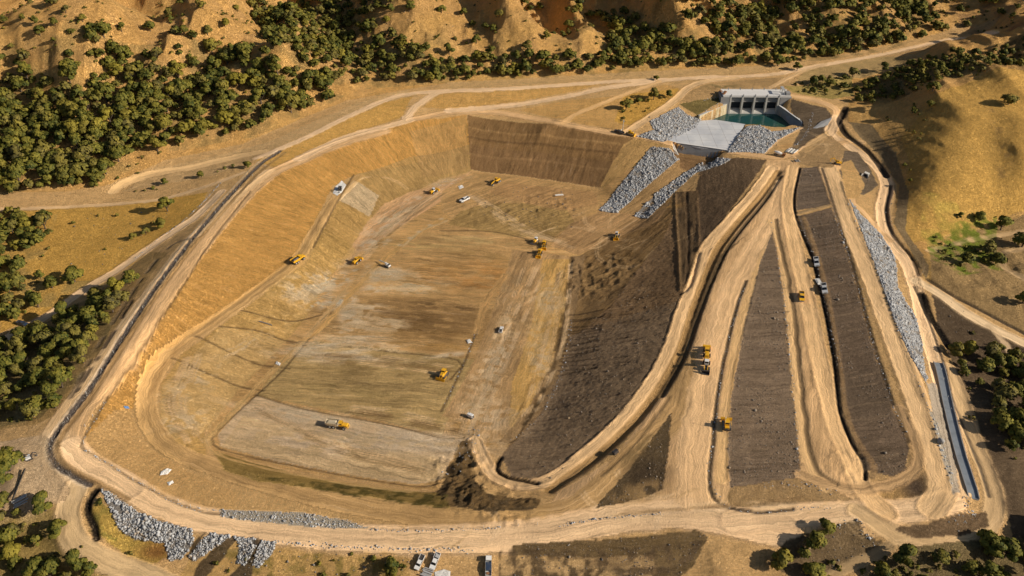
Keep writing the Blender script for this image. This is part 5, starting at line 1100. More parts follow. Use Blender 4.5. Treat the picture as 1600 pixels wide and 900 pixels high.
class MB:
    def __init__(s): s.bm = bmesh.new()
    def box(s, c, d, rz=0, ry=0, rx=0, taper=1.0, bev=0):
        r = bmesh.ops.create_cube(s.bm, size=1); vs = r['verts']
        for v in vs:
            k = taper if v.co.z > 0 else 1.0; v.co = Vector((v.co.x*d[0]*k, v.co.y*d[1]*k, v.co.z*d[2]))
        if bev:
            es = list({e for v in vs for e in v.link_edges}); g = bmesh.ops.bevel(s.bm, geom=es, offset=bev, segments=2, profile=.6, affect='EDGES'); vs = list({v for v in g['verts']}|{v for v in vs if v.is_valid})
        bmesh.ops.transform(s.bm, matrix=Matrix.Translation(c) @ Euler((rx,ry,rz)).to_matrix().to_4x4(), verts=vs); return s
    def cyl(s, a, b, r, r2=None, n=14):
        a = Vector(a); b = Vector(b); L = (b-a).length; q = (b-a).to_track_quat('Z','Y').to_matrix().to_4x4()
        g = bmesh.ops.create_cone(s.bm, cap_ends=True, segments=n, radius1=r, radius2=r if r2 is None else r2, depth=L)
        bmesh.ops.transform(s.bm, matrix=Matrix.Translation((a+b)/2) @ q, verts=g['verts']); return s
    def prism(s, prof, y0, y1, y0b=None):
        """outline in x,z pushed from y0 to y1"""
        a = [s.bm.verts.new((p[0], y0, p[1])) for p in prof]; b = [s.bm.verts.new((p[0], y1, p[1])) for p in prof]; n = len(prof)
        s.bm.faces.new(a); s.bm.faces.new(b[::-1])
        for i in range(n): s.bm.faces.new((a[i], b[i], b[(i+1)%n], a[(i+1)%n]))
        return s
    def solid(s, bot, top):
        a = [s.bm.verts.new(p) for p in bot]; b = [s.bm.verts.new(p) for p in top]; n = len(a)
        s.bm.faces.new(a[::-1]); s.bm.faces.new(b)
        for i in range(n): s.bm.faces.new((a[i], a[(i+1)%n], b[(i+1)%n], b[i]))
        return s
    def build(s, name, mat, parent=None, loc=(0,0,0), smooth=False):
        bmesh.ops.recalc_face_normals(s.bm, faces=s.bm.faces); me = bpy.data.meshes.new(name); s.bm.to_mesh(me); s.bm.free(); me.materials.append(M[mat] if isinstance(mat,str) else mat)
        if smooth:
            for p in me.polygons: p.use_smooth = True
        o = bpy.data.objects.new(name, me); col.objects.link(o); o.location = loc
        if parent: o.parent = parent
        return o
def wheel(parent, x, y, r, w):
    o = MB().cyl((0,-w/2,0),(0,w/2,0), r, n=18).build('wheel', 'tyre', parent, (x,y,r)); s = 1 if y > 0 else -1
    MB().cyl((0,s*w*.5,0),(0,s*(w*.5+.04),0), r*.55, n=14).cyl((0,s*w*.5,0),(0,s*(w*.5+.12),0), r*.2, n=8).build('rim', 'grey', o)
def track(parent, y, L, h, w, x0=0):
    p = []; r = h/2
    for i in range(9): a = PI/2+PI*i/8; p.append((x0-L/2+r+r*math.cos(a), r+r*math.sin(a)))
    for i in range(9): a = -PI/2+PI*i/8; p.append((x0+L/2-r+r*math.cos(a), r+r*math.sin(a)))
    o = MB().prism(p, y-w/2, y+w/2).build('track', 'dark', parent)
    b = MB(); n = int(L/.35)
    for i in range(n): b.box((x0-L/2+r+(L-2*r)*i/max(n-1,1), y, h+.02), (.2, w*1.02, .07))
    b.build('track_shoes', 'steel', o)
def cab(parent, x, y, z, L, Wd, h, mat='yellow', roof=None):
    o = MB().box((x,y,z+h*.22),(L,Wd,h*.44),bev=.04).box((x,y,z+h-.05),(L*1.08,Wd*1.08,.12),bev=.03).box((x-L*.44,y-Wd*.44,z+h*.6),(.1,.1,h*.75)).box((x+L*.44,y-Wd*.44,z+h*.6),(.1,.1,h*.75)).box((x-L*.44,y+Wd*.44,z+h*.6),(.1,.1,h*.75)).box((x+L*.44,y+Wd*.44,z+h*.6),(.1,.1,h*.75)).build('cab', mat, parent)
    MB().box((x,y,z+h*.68),(L*.9,Wd*.9,h*.5)).build('window', 'glass', o)
    if roof: MB().box((x,y,z+h+.05),(L*1.0,Wd*1.0,.1),bev=.03).build('roof', roof, o)
    return o
def lights(parent, x, ys, z, name='headlight', mat='lamp', r=.12):
    for y in ys: MB().cyl((x-.03,y,z),(x+.05,y,z), r, n=10).build(name, mat, parent)
def grille(parent, x, y, z, w, h):
    b = MB()
    for i in range(5): b.box((x,y,z-h/2+h*(i+.5)/5),(.05,w,h*.1))
    b.box((x-.02,y,z),(.03,w,h)).build('grille','dark',parent)
def dump_truck(t, bed='yellow', load=None, cabm='yellow'):
    MB().box((0,0,1.15),(8.6,1.1,.5)).box((3.0,0,1.35),(2.6,1.5,.5)).build('chassis','dark',t)
    for x in (3.0,-1.4,-3.0):
        for s in (-1,1): wheel(t, x, s*1.25, .85, .65)
    h = MB().prism([(2.2,1.4),(4.6,1.3),(4.7,1.9),(4.3,2.25),(2.2,2.4)], -.95,.95).build('hood', cabm, t); grille(h, 4.72,0,1.65,1.2,.6); lights(t,4.72,(-.8,.8),1.5)
    MB().box((4.75,0,1.1),(.25,2.5,.35),bev=.05).build('bumper', cabm, t)
    cab(t, 1.5, 0, 1.5, 1.5, 1.9, 1.75, cabm)
    prof = [(-5.0,2.5),(-4.2,1.55),(.2,1.45),(.55,2.0),(.75,3.15),(-4.9,2.95)]
    d = MB().prism([(-5.0,2.5),(-4.2,1.55),(.2,1.45),(.4,1.7),(-4.2,1.8),(-4.9,2.65)],-1.4,1.4)
    for s in (-1,1): d.prism([(-5.0,2.5),(-4.2,1.55),(.2,1.45),(.6,2.2),(.6,3.1),(-4.9,2.95)], s*1.4-.06, s*1.4+.06)
    for s in (-1,1):
        for k in range(5): d.box((-4+k*.95,s*1.49,2.3),(.14,.1,1.2))
    d.box((.6,0,2.5),(.12,2.9,1.35)).box((.95,0,3.2),(1.0,2.9,.1)).build('dump_bed', bed, t)
    if load:
        b = MB(); b.solid([(-4.5,-1.3,2.2),(.4,-1.3,2.2),(.4,1.3,2.2),(-4.5,1.3,2.2)],[(-3.8,-.6,3.1),(-.5,-.5,3.25),(-.6,.6,3.2),(-3.7,.5,3.05)]).build('load', load, t)
    MB().cyl((2.2,.9,2.2),(2.2,.9,3.4),.08).build('exhaust','dark',t)
def bulldozer(t, cabm='yellow', mast=False):
    for s in (-1,1): track(t, s*1.15, 4.6, 1.25, .65)
    MB().box((-.2,0,1.15),(4.0,1.6,.9),bev=.08).build('body','yellow',t)
    h = MB().prism([(.3,1.5),(2.1,1.5),(2.2,2.0),(1.9,2.35),(.3,2.45)],-.65,.65).build('hood','yellow',t); grille(h,2.22,0,1.75,.9,.5)
    cab(t, -.55, 0, 1.55, 1.6, 1.7, 1.7, cabm, roof=cabm if cabm!='yellow' else None)
    p = [(2.9+.35*math.cos(a)**2 if 0 else 2.95+.28*abs(math.sin((i-4)/4*1.2))**1.5, .1+1.5*i/8) for i,a in enumerate([0]*9)]
    MB().prism(p+[(q[0]+.1,q[1]) for q in p[::-1]],-2.0,2.0).build('blade','steel' if cabm!='yellow' else 'yellow',t)
    b = MB()
    for s in (-1,1): b.cyl((.2,s*1.6,.6),(2.95,s*1.6,.6),.12).cyl((1.9,s*.5,1.9),(2.95,s*.5,1.1),.08)
    b.build('push_arm','yellow',t)
    MB().box((-2.6,0,1.0),(.9,1.2,.4)).prism([(-2.9,.2),(-2.7,.2),(-2.6,1.2),(-3.0,1.3)],-.12,.12).build('ripper','dark',t)
    MB().cyl((1.2,.4,2.3),(1.2,.4,3.1),.07).build('exhaust','dark',t); lights(t,2.25,(-.5,.5),2.2)
    if mast: MB().cyl((-1.2,.8,2.5),(-1.2,.8,5.4),.05).box((-1.2,.8,5.4),(.3,.3,.15)).build('mast','white',t)
def loader(t, cabm='yellow', bucket='yellow'):
    for x in (-1.9,1.7):
        for s in (-1,1): wheel(t, x, s*1.15, .85, .62)
    MB().box((-2.2,0,1.75),(2.6,1.6,1.2),bev=.12).box((-3.45,0,1.3),(.4,1.9,.9),bev=.08).build('body','yellow',t)
    MB().box((1.2,0,1.1),(2.0,1.1,.8),bev=.06).box((0,0,1.05),(1.2,.7,.5)).build('front_frame','dark',t)
    cab(t,-.35,0,1.55,1.5,1.6,1.95,cabm, roof='white' if cabm=='white' else None)
    for s in (-1,1): MB().prism([(.7,1.7),(1.0,2.1),(3.3,1.0),(3.2,.6)], s*.62-.1, s*.62+.1).build('lift_arm','yellow',t)
    pr = [(3.2,.15),(4.5,.1),(4.5,.2),(3.4,.35),(3.3,1.3),(3.9,1.6),(3.8,1.7),(3.15,1.45)]
    b = MB().prism(pr,-1.5,1.5)
    for s in (-1,1): b.prism([(3.2,.15),(4.5,.1),(3.9,1.6),(3.2,1.45)], s*1.5-.05, s*1.5+.05)
    for k in range(7): b.box((4.58,-1.35+k*.45,.14),(.25,.1,.08))
    b.build('bucket',bucket,t)
    MB().cyl((-2.4,.45,2.3),(-2.4,.45,3.0),.08).build('exhaust','dark',t); lights(t,.35,(-.6,.6),3.3,r=.1); grille(t,-3.66,0,1.5,1.1,.6)
def excavator(t, body='yellow', boomm='yellow', ang=0):
    for s in (-1,1): track(t, s*1.15, 3.9, .95, .6)
    MB().box((0,0,.8),(2.4,1.8,.4)).cyl((0,0,.9),(0,0,1.2),.8).build('undercarriage','dark',t)
    MB().box((-.7,0,1.75),(3.2,2.5,1.0),bev=.1).build('house',body,t); MB().box((-2.35,0,1.65),(.7,2.5,1.1),bev=.15).build('counterweight','dark',t)
    cab(t,.45,.8,1.35,1.5,.95,1.75,body)
    MB().prism([(.6,1.6),(.9,2.2),(3.0,4.3),(3.5,4.4),(5.2,3.2),(5.1,2.9),(3.4,3.8),(3.1,3.7),(1.1,1.5)],-.25,.2).build('boom',boomm,t)
    MB().prism([(4.9,3.5),(5.4,3.3),(4.9,.9),(4.7,.9)],-.17,.12).build('stick',boomm,t)
    b = MB().prism([(4.7,1.1),(5.0,.9),(4.9,.3),(4.3,.1),(3.9,.4),(4.1,.5),(4.4,.35),(4.7,.5)],-.55,.5)
    for k in range(4): b.box((3.85,-.42+k*.26,.42),(.2,.09,.07))
    b.build('bucket','steel',t); MB().cyl((1.4,-.02,1.7),(2.9,-.02,3.4),.09).cyl((3.6,-.02,4.3),(5.0,-.02,3.7),.07).build('hydraulic_ram','steel',t)
def grader(t):
    MB().box((-1.9,0,1.6),(2.8,1.3,1.0),bev=.1).build('engine_cover','yellow',t)
    MB().prism([(-.6,1.9),(.6,2.3),(3.9,1.5),(4.3,1.0),(4.0,.9),(.6,1.9),(-.6,1.5)],-.16,.16).build('main_frame','yellow',t)
    for x in (-2.6,-1.2):
        for s in (-1,1): wheel(t,x,s*1.0,.68,.42)
    for s in (-1,1): wheel(t,3.9,s*1.0,.68,.42)
    MB().box((3.9,0,.75),(.3,1.8,.25)).build('axle','dark',t); cab(t,-.2,0,1.5,1.3,1.4,1.9)
    MB().box((1.6,0,.45),(.15,3.7,.65),rz=.5,ry=.2).build('blade','steel',t); MB().cyl((1.6,0,.9),(1.6,0,1.05),.75,n=18).cyl((1.6,.5,.9),(1.3,.5,2.2),.07).cyl((1.6,-.5,.9),(1.3,-.5,2.2),.07).build('blade_circle','dark',t)
    MB().cyl((-2,.3,2.1),(-2,.3,2.9),.06).build('exhaust','dark',t)
def pickup(t, paint='white', load=None, cap=False):
    MB().prism([(-2.8,.55),(2.7,.5),(2.85,.75),(2.8,1.05),(1.5,1.22),(-.75,1.25),(-.8,1.15),(-2.85,1.15)],-.95,.95).build('body',paint,t)
    c = MB().solid([(-.85,-.9,1.2),(1.45,-.9,1.2),(1.45,.9,1.2),(-.85,.9,1.2)],[(-.65,-.72,1.85),(.75,-.72,1.85),(.75,.72,1.85),(-.65,.72,1.85)]).build('cab',paint,t)
    MB().solid([(.84,-.7,1.83),(1.47,-.82,1.26),(1.47,.82,1.26),(.84,.7,1.83)][::-1],[(.80,-.66,1.9-.04),(1.52,-.8,1.24),(1.52,.8,1.24),(.80,.66,1.86)]).build('windscreen','glass',c)
    for s in (-1,1): MB().solid([(-.72,s*.885,1.26),(1.25,s*.885,1.26),(.72,s*.745,1.78),(-.58,s*.745,1.78)],[(-.72,s*.91,1.26),(1.25,s*.91,1.26),(.72,s*.77,1.78),(-.58,s*.77,1.78)]).build('side_window','glass',c)
    MB().solid([(-.87,-.75,1.28),(-.70,-.65,1.78),(-.70,.65,1.78),(-.87,.75,1.28)],[(-.9,-.75,1.28),(-.73,-.65,1.78),(-.73,.65,1.78),(-.9,.75,1.28)]).build('rear_window','glass',c)
    b = MB().box((-1.85,0,1.17),(1.85,1.6,.03)).build('bed_floor','dark',t)
    if load: MB().box((-1.7,.1,1.35),(1.2,1.2,.35),bev=.08).box((-2.3,-.4,1.3),(.5,.5,.3)).build('load',load,t)
    for s in (-1,1): MB().box((-1.85,s*.88,1.3),(1.95,.12,.3),bev=.02).build('bed_side',paint,t)
    MB().box((-2.82,0,1.15),(.08,1.7,.55)).build('tailgate',paint,t)
    for x in (-1.8,1.8):
        for s in (-1,1): wheel(t,x,s*.85,.4,.28)
    lights(t,2.84,(-.7,.7),.9); lights(t,-2.86,(-.8,.8),.95,'tail_light','red',.1); MB().box((2.87,0,.6),(.12,1.8,.22),bev=.03).build('bumper','grey',t); grille(t,2.86,0,.85,.9,.25)
def flatbed(t):
    MB().box((0,0,.9),(8.2,.9,.3)).build('chassis','dark',t)
    for x in (3.0,-1.8,-2.9):
        for s in (-1,1): wheel(t,x,s*1.0,.5,.4)
    c = MB().prism([(2.0,1.0),(4.1,1.0),(4.15,1.8),(3.8,2.7),(2.0,2.75)],-1.15,1.15).build('cab','white',t)
    MB().solid([(4.16,-1,1.8),(3.83,-1,2.6),(3.83,1,2.6),(4.16,1,1.8)],[(4.2,-1,1.8),(3.87,-1,2.6),(3.87,1,2.6),(4.2,1,1.8)]).build('windscreen','glass',c)
    MB().box((-1.1,0,1.25),(5.9,2.4,.15)).box((1.8,0,1.9),(.1,2.4,1.2)).box((-4.0,0,1.7),(.1,2.4,.8)).box((-1.1,1.2,1.7),(5.9,.08,.8)).box((-1.1,-1.2,1.7),(5.9,.08,.8)).build('bed','grey',t)
    b = MB().box((-.3,0,1.75),(3.4,2.1,.8),bev=.1).build('load','navy',t); MB().box((-3.0,.2,1.6),(1.0,1.2,.5),bev=.1).build('rusty_load','rust',t); lights(t,4.2,(-.9,.9),1.2)
def mixer(t):
    MB().box((0,0,1.0),(8.0,.9,.35)).build('chassis','dark',t)
    for x in (3.0,-1.6,-2.9):
        for s in (-1,1): wheel(t,x,s*1.05,.52,.42)
    c = MB().prism([(2.1,1.1),(4.1,1.1),(4.2,1.9),(3.8,2.8),(2.1,2.85)],-1.15,1.15).build('cab','rust',t)
    MB().solid([(4.21,-1,1.9),(3.86,-1,2.7),(3.86,1,2.7),(4.21,1,1.9)],[(4.25,-1,1.9),(3.9,-1,2.7),(3.9,1,2.7),(4.25,1,1.9)]).build('windscreen','glass',c)
    MB().cyl((1.8,0,2.0),(.4,0,2.2),.7,1.15,18).cyl((.4,0,2.2),(-1.6,0,2.5),1.15,1.15,18).cyl((-1.6,0,2.5),(-3.6,0,2.9),1.15,.45,18).build('drum','white',t,smooth=False)
    MB().prism([(-3.6,3.2),(-3.2,3.4),(-4.2,2.0),(-4.4,2.1)],-.35,.35).build('chute','grey',t)
def small_trailer(t):
    MB().box((0,0,.75),(3.6,1.8,.12)).box((0,.88,.95),(3.6,.08,.35)).box((0,-.88,.95),(3.6,.08,.35)).box((-1.78,0,.95),(.08,1.8,.35)).build('bed','white',t)
    MB().cyl((1.8,.5,.7),(3.2,0,.6),.06).cyl((1.8,-.5,.7),(3.2,0,.6),.06).build('drawbar','dark',t)
    for s in (-1,1): wheel(t,-.3,s*1.05,.36,.22)
    MB().box((-.3,.1,1.0),(2.4,1.2,.4),bev=.15).build('load','tarp',t)
def generator(t):
    MB().box((0,0,.9),(2.2,1.2,1.1),bev=.1).build('housing','white',t); MB().box((1.12,0,.9),(.05,.9,.7)).build('vent','dark',t); MB().box((0,0,.25),(2.4,1.3,.2)).build('skid','dark',t); MB().cyl((-.6,.3,1.4),(-.6,.3,1.9),.06).build('exhaust','dark',t)
def drill_rig(t):
    for s in (-1,1): track(t, s*.9, 3.2, .8, .5)
    MB().box((-.3,0,1.3),(2.8,1.7,.9),bev=.1).build('house','white',t); cab(t,.7,.5,1.2,1.0,.9,1.4,'white')
    b = MB().box((4.2,0,1.6),(6.0,.35,.4),ry=.12)
    for k in range(6): b.box((1.8+k*.95,0,1.95-k*.1),(.1,.6,.3))
    b.build('mast','grey',t); MB().cyl((.9,0,1.4),(2.6,0,1.8),.12).build('hydraulic_ram','steel',t); MB().box((-1.2,0,2.0),(.8,1.2,.5),bev=.08).build('compressor','dark',t)
def orient(px, py, qx, qy):
    (ax, bx), (ay, by) = hit([px, qx], [py, qy])
    z = float(ground_z(ax, ay)[0]); h = math.atan2(by-ay, bx-ax)
    e = 2.2; zx = (ground_z(ax+e,ay)[0]-ground_z(ax-e,ay)[0])/(2*e); zy = (ground_z(ax,ay+e)[0]-ground_z(ax,ay-e)[0])/(2*e)
    n = Vector((-zx,-zy,1)).normalized(); f = Vector((math.cos(h),math.sin(h),0)); f = (f-n*f.dot(n)).normalized(); l = n.cross(f)
    return (float(ax), float(ay), z+.03), Matrix((f,l,n)).transposed().to_quaternion()
VEH = [
 ('dump_truck', dump_truck, (528,667), (575,674), 1.05, 'dump truck', 'yellow dump truck with a sand coloured bed alone on the pale grey floor panel', None, dict(bed='tan', load='tan')),
 ('bulldozer', bulldozer, (693,588), (680,606), 1.15, 'bulldozer', 'yellow bulldozer on the brown floor panel beside the worked strip', None, {}),
 ('dump_truck', dump_truck, (466,408), (483,399), .95, 'dump truck', 'yellow hauler with a dark load on the upper bench of the left slope', None, dict(load='dark')),
 ('wheel_loader', loader, (558,410), (572,398), .95, 'loader', 'yellow wheel loader beside the white mottled patch on the left slope', None, {}),
 ('wheel_loader', loader, (678,301), (692,292), .95, 'loader', 'yellow loader with a white cab near the head of the basin floor', None, dict(cabm='white')),
 ('pickup_truck', pickup, (726,314), (707,323), 1.25, 'pickup', 'white pickup driving toward the dry mounds at the head of the basin', None, {}),
 ('motor_grader', grader, (775,286), (757,296), 1.1, 'grader', 'long yellow motor grader below the brown back slope', None, {}),
 ('bulldozer', bulldozer, (837,379), (829,387), .95, 'bulldozer', 'yellow bulldozer with a white cab, leftmost of the group of three machines', 'machines grouped at mid floor', dict(cabm='white')),
 ('wheel_loader', loader, (850,385), (848,400), .95, 'loader', 'yellow loader, rightmost of the group of three machines', 'machines grouped at mid floor', {}),
 ('wheel_loader', loader, (843,398), (838,412), .95, 'loader', 'yellow loader, lowest of the group of three machines', 'machines grouped at mid floor', {}),
 ('wheel_loader', loader, (964,371), (958,388), .95, 'loader', 'yellow loader with a white cab alone below the rock chutes', None, dict(cabm='white')),
 ('wheel_loader', loader, (1104,553), (1104,530), 1.12, 'loader', 'yellow loader, upper one of the pair on the wide haul way', 'pair of loaders on the haul way', {}),
 ('wheel_loader', loader, (1103,574), (1101,600), 1.12, 'loader', 'yellow loader with a white cab, lower one of the pair on the wide haul way', 'pair of loaders on the haul way', dict(cabm='white', bucket='dark')),
 ('bulldozer', bulldozer, (1135,667), (1134,645), 1.15, 'bulldozer', 'yellow bulldozer with a tall mast beside the dark fill strip', None, dict(mast=True)),
 ('pickup_truck', pickup, (1252,466), (1254,490), 1.3, 'pickup', 'yellow pickup on the haul lane between the dark strips', None, dict(paint='yellow')),
 ('pickup_truck', pickup, (1276,412), (1279,432), 1.35, 'pickup', 'white pickup on the edge of the long dark strip, the upper one', None, {}),
 ('pickup_truck', pickup, (1288,454), (1292,475), 1.4, 'pickup', 'white pickup on the edge of the long dark strip with a trailer behind', None, {}),
 ('trailer', small_trailer, (1279,441), (1286,452), 1.3, 'trailer', 'low white trailer parked behind the lower white pickup', None, {}),
 ('pickup_truck', pickup, (656,879), (651,892), 1.0, 'pickup', 'white pickup parked at the bottom edge, the left one', None, {}),
 ('pickup_truck', pickup, (680,877), (675,892), 1.08, 'pickup', 'white pickup with a load in its bed parked at the bottom edge, the right one', None, dict(load='grey')),
 ('flatbed_truck', flatbed, (763,886), (763,860), .9, 'truck', 'flatbed truck with a dark blue load at the bottom edge', None, {}),
 ('bulldozer', bulldozer, (985,211), (1004,215), 1.0, 'bulldozer', 'yellow bulldozer on the rim road left of the spillway', None, {}),
 ('pickup_truck', pickup, (967,208), (950,203), 1.2, 'pickup', 'dark pickup on the rim road behind the bulldozer', None, dict(paint='dark')),
 ('concrete_mixer_truck', mixer, (1217,244), (1234,247), .9, 'truck', 'concrete mixer truck with a white drum on the road right of the apron', None, {}),
 ('excavator', excavator, (1308,257), (1296,256), .95, 'excavator', 'yellow excavator on the tan bank beside the culvert', None, {}),
 ('drill_rig', drill_rig, (606,417), (588,407), 1.0, 'drill rig', 'white drill rig with a lattice mast at the head of the ramp strip', None, {}),
 ('generator', generator, (735,652), (741,655), 1.3, 'generator', 'small white generator at the foot of the worked strip', None, {}),
 ('pickup_truck', pickup, (783,517), (786,507), .9, 'pickup', 'small white pickup in the middle of the worked strip', None, {}),
 ('excavator', excavator, (47,717), (58,712), .6, 'excavator', 'small white excavator on the dirt corner at the left edge', None, dict(body='white', boomm='dark')),
 ('excavator', excavator, (531,297), (528,310), .8, 'excavator', 'dark excavator on the white sheet on the left slope', None, dict(body='dark', boomm='dark')),
 ('pickup_truck', pickup, (36,508), (60,512), 1.1, 'pickup', 'dark blue pickup half hidden by oaks at the left edge', None, dict(paint='navy')),
]
def sheet(P, name, label, mat, lift=.12, sag=.12):
    w = wp(P); g = scatter(w, 2.2, 4, True); cx = sum(p[0] for p in w)/len(w); cy = sum(p[1] for p in w)/len(w)
    b = bmesh.new(); n = len(w)
    rings = []
    for k in (0,.35,.7,1.0):
        r = []
        for i in range(n):
            for s in range(4):
                x0,y0 = w[i]; x1,y1 = w[(i+1)%n]; t = s/4; x = x0+(x1-x0)*t; y = y0+(y1-y0)*t; x = cx+(x-cx)*k; y = cy+(y-cy)*k
                r.append(b.verts.new((x,y,float(ground_z(x,y)[0])+lift+sag*random.uniform(0,1)*(1 if k<1 else .3))))
        rings.append(r)
    m_ = len(rings[0])
    for a, c in zip(rings[1:-1], rings[2:]):
        for i in range(m_): b.faces.new((a[i],c[i],c[(i+1)%m_],a[(i+1)%m_]))
    for i in range(m_):
        try: b.faces.new((rings[0][0], rings[1][i], rings[1][(i+1)%m_]))
        except ValueError: pass
    bmesh.ops.remove_doubles(b, verts=b.verts, dist=.001); bmesh.ops.recalc_face_normals(b, faces=b.faces); me = bpy.data.meshes.new(name); b.to_mesh(me); b.free(); me.materials.append(M[mat])
    o = bpy.data.objects.new(name, me); col.objects.link(o); tag(o, label, 'sheet')
def pipes(px, py, qx, qy, n, L, r, mat, label, spread=.9):
    loc, q = orient(px, py, qx, qy); t = thing('pipe_stack', label, 'pipes', loc, tilt=q); rr = random.Random(px)
    for i in range(n):
        y = (i-n/2)*r*2.3*spread; z = r if i % 3 else r*2.8; d = rr.uniform(-.06,.06)
        MB().cyl((-L/2+rr.uniform(-.4,.4), y, z),(L/2+rr.uniform(-.4,.4), y+d*L, z), r, n=10).build('pipe', mat, t)
    MB().box((-L*.3,0,.05),(.2,n*r*2.4,.12)).box((L*.3,0,.05),(.2,n*r*2.4,.12)).build('bearer','wood',t)
def wall_run(name, label, cat, bottom, top, thick, mat, cap=None):
    """a wall between matching lists of bottom and top points, thickness set back along +n"""
    b = MB(); t = None; n = len(bottom)
    nx_ = []
    for i in range(n-1):
        a0,a1,c0,c1 = Vector(bottom[i]),Vector(bottom[i+1]),Vector(top[i]),Vector(top[i+1])
        d = (a1-a0); nn = Vector((-d.y,d.x,0)).normalized()*thick
        b.solid([a0,a1,a1+nn,a0+nn],[c0,c1,c1+nn,c0+nn])
    o = thing(name, label, cat, bottom[0]); loc = Vector(bottom[0])
    w = b.build('wall_panel', mat, o, tuple(-loc)); 
    if cap:
        b = MB()
        for i in range(n-1):
            c0,c1 = Vector(top[i]),Vector(top[i+1]); d = c1-c0; nn = Vector((-d.y,d.x,0)).normalized()*(abs(thick)+.25)*(1 if thick>0 else -1); z = Vector((0,0,.3)); e = nn*.1
            b.solid([c0-e,c1-e,c1+nn,c0+nn],[c0-e+z,c1-e+z,c1+nn+z,c0+nn+z])
        b.build('coping', cap, o, tuple(-loc))
    return o
def build_spillway():
    ang = math.atan2(gux[1], gux[0]); t = thing('spillway_gatehouse', 'grey concrete gatehouse with four dark gate bays standing over the green pool', 'gatehouse', (GA[0],GA[1],17.0), ang)
    T = 14.2; n = 4; pw = 1.3; bay = (GL-pw*5)/4
    for i in range(5):
        x = i*(bay+pw)
        MB().prism([(x,-3.5),(x+pw,-3.5),(x+pw,T-.5),(x,T-.5)], -.6, 11).build('pier','conc',t)
    for i in range(4):
        x = pw+i*(bay+pw)
        MB().box((x+bay/2,1.6,T-2.7),(bay,.6,4.2)).box((x+bay/2,1.2,T-4.6),(bay,.5,.7)).box((x+bay/2,1.25,T-2.2),(bay,.3,.35)).build('breast_wall','concd',t)
        g = MB().box((x+bay/2,3.2,T-7.4),(bay,.4,6.0)).build('gate_panel','void',t)
        b = MB()
        for k in range(4): b.box((x+bay/2,2.95,T-9.8+k*1.4),(bay,.25,.18))
        b.build('gate_rib','void',g)
        s = MB(); s.bm.free(); s.bm = bmesh.new()
        pr = [(0,-3.5),(0,.3),(.8,1.6),(1.8,2.6),(3.0,3.1),(4.6,3.2),(4.6,-3.5)]
        a = [s.bm.verts.new((x,p[0]-.3,p[1])) for p in pr]; c = [s.bm.verts.new((x+bay,p[0]-.3,p[1])) for p in pr]
        s.bm.faces.new(a); s.bm.faces.new(c[::-1])
        for k in range(len(pr)): s.bm.faces.new((a[k],c[k],c[(k+1)%len(pr)],a[(k+1)%len(pr)]))
        s.build('sill','conc',t)
        MB().box((x+bay/2,8,T/2-2),(bay,.5,T+2)).build('back_wall','void',t)  # back of the bay painted near black for the shade inside the opening
    d = MB().box((GL/2+1.2,5.6,T-.1),(GL+13,12.6,.8)).build('deck','deck',t)
    for y in (-.62,11.8): MB().box((GL/2+1.2,y,T+.65),(GL+13,.25,.75)).build('parapet','deck',d)
    for i in range(5):
        for y in (-.75,11.9): MB().box((pw/2+i*(bay+pw),y,T+1.0),(.6,.5,1.9)).build('post','concd',d)
    MB().box((-3.6,5.2,T/2-2.6),(6.4,11.6,T+4.2)).build('abutment','concd',t); MB().box((GL+4.6,5.2,T/2-2.6),(8.4,11.6,T+4.2)).build('abutment','concd',t)
    r = MB(); 
    for k in range(6): r.box((-4+random.uniform(-2,2),5+random.uniform(-4,4),T+.7),(random.uniform(.8,2),random.uniform(.8,2),random.uniform(.6,1.5)),rz=random.random())
    r.build('hoist_machinery','rust',t)
    b = MB()
    for x in (GL+1.6,GL+3.2):
        for y in (2,8): b.box((x,y,T+2.4),(.3,.3,4.6))
    b.box((GL+2.4,5,T+4.8),(2.2,7,.3)); b.cyl((GL+1.6,2,T+.5),(GL+1.6,8,T+4.6),.12).cyl((GL+3.2,8,T+.5),(GL+3.2,2,T+4.6),.12).build('hoist_tower','grey',t)
    MB().box((GL+6.5,4,T+1.2),(3.2,5,1.8)).build('plant_room','concd',t)
    b = MB()
    for k in range(14): b.box((.5+k*(GL-1)/13,11.85,T+1.5),(.06,.06,.9))
    b.box((GL/2,11.85,T+1.95),(GL,.06,.06)).build('railing','steel',t)
    # water of the pool
    xs = [p[0] for p in POOL]; ys = [p[1] for p in POOL]; b = bmesh.new()
    cx = sum(xs)/len(xs); cy = sum(ys)/len(ys)
    b.faces.new([b.verts.new((cx+(p[0]-cx)*1.03, cy+(p[1]-cy)*1.03, 17.0)) for p in POOL]); bmesh.ops.recalc_face_normals(b, faces=b.faces); me = bpy.data.meshes.new('water'); b.to_mesh(me); b.free(); me.materials.append(M['water'])
    for p in me.polygons:
        if p.normal.z < 0: me.flip_normals(); break
    o = bpy.data.objects.new('water', me); col.objects.link(o); o['kind'] = 'structure'
    # apron slab
    t = thing('concrete_apron', 'broad grey concrete apron slab between the pool and the rim road', 'apron', (*SLAB[0],20.5))
    b = MB(); ox,oy = SLAB[0]; b.solid([(p[0]-ox,p[1]-oy,-3.2) for p in SLAB],[(p[0]-ox,p[1]-oy,0) for p in SLAB]).build('slab','slab',t)
    V3 = lambda px,py,z: (*W(px,py,z), z)
    # wall and kerb along the downstream edge
    wall_run('headwall','long grey concrete headwall under the downstream edge of the apron','wall',[V3(1062,240,14.5),V3(1112,247,14.5)],[V3(1050.5,222.5,21.2),V3(1139,235.5,21.2)],1.2,'concd','deck')
    wall_run('wing_wall','short pale wing wall at the left end of the headwall','wall',[V3(1045,234,17),V3(1060,243,14.5)],[V3(1043,224,21.8),V3(1051,223.4,21.3)],.8,'conc')
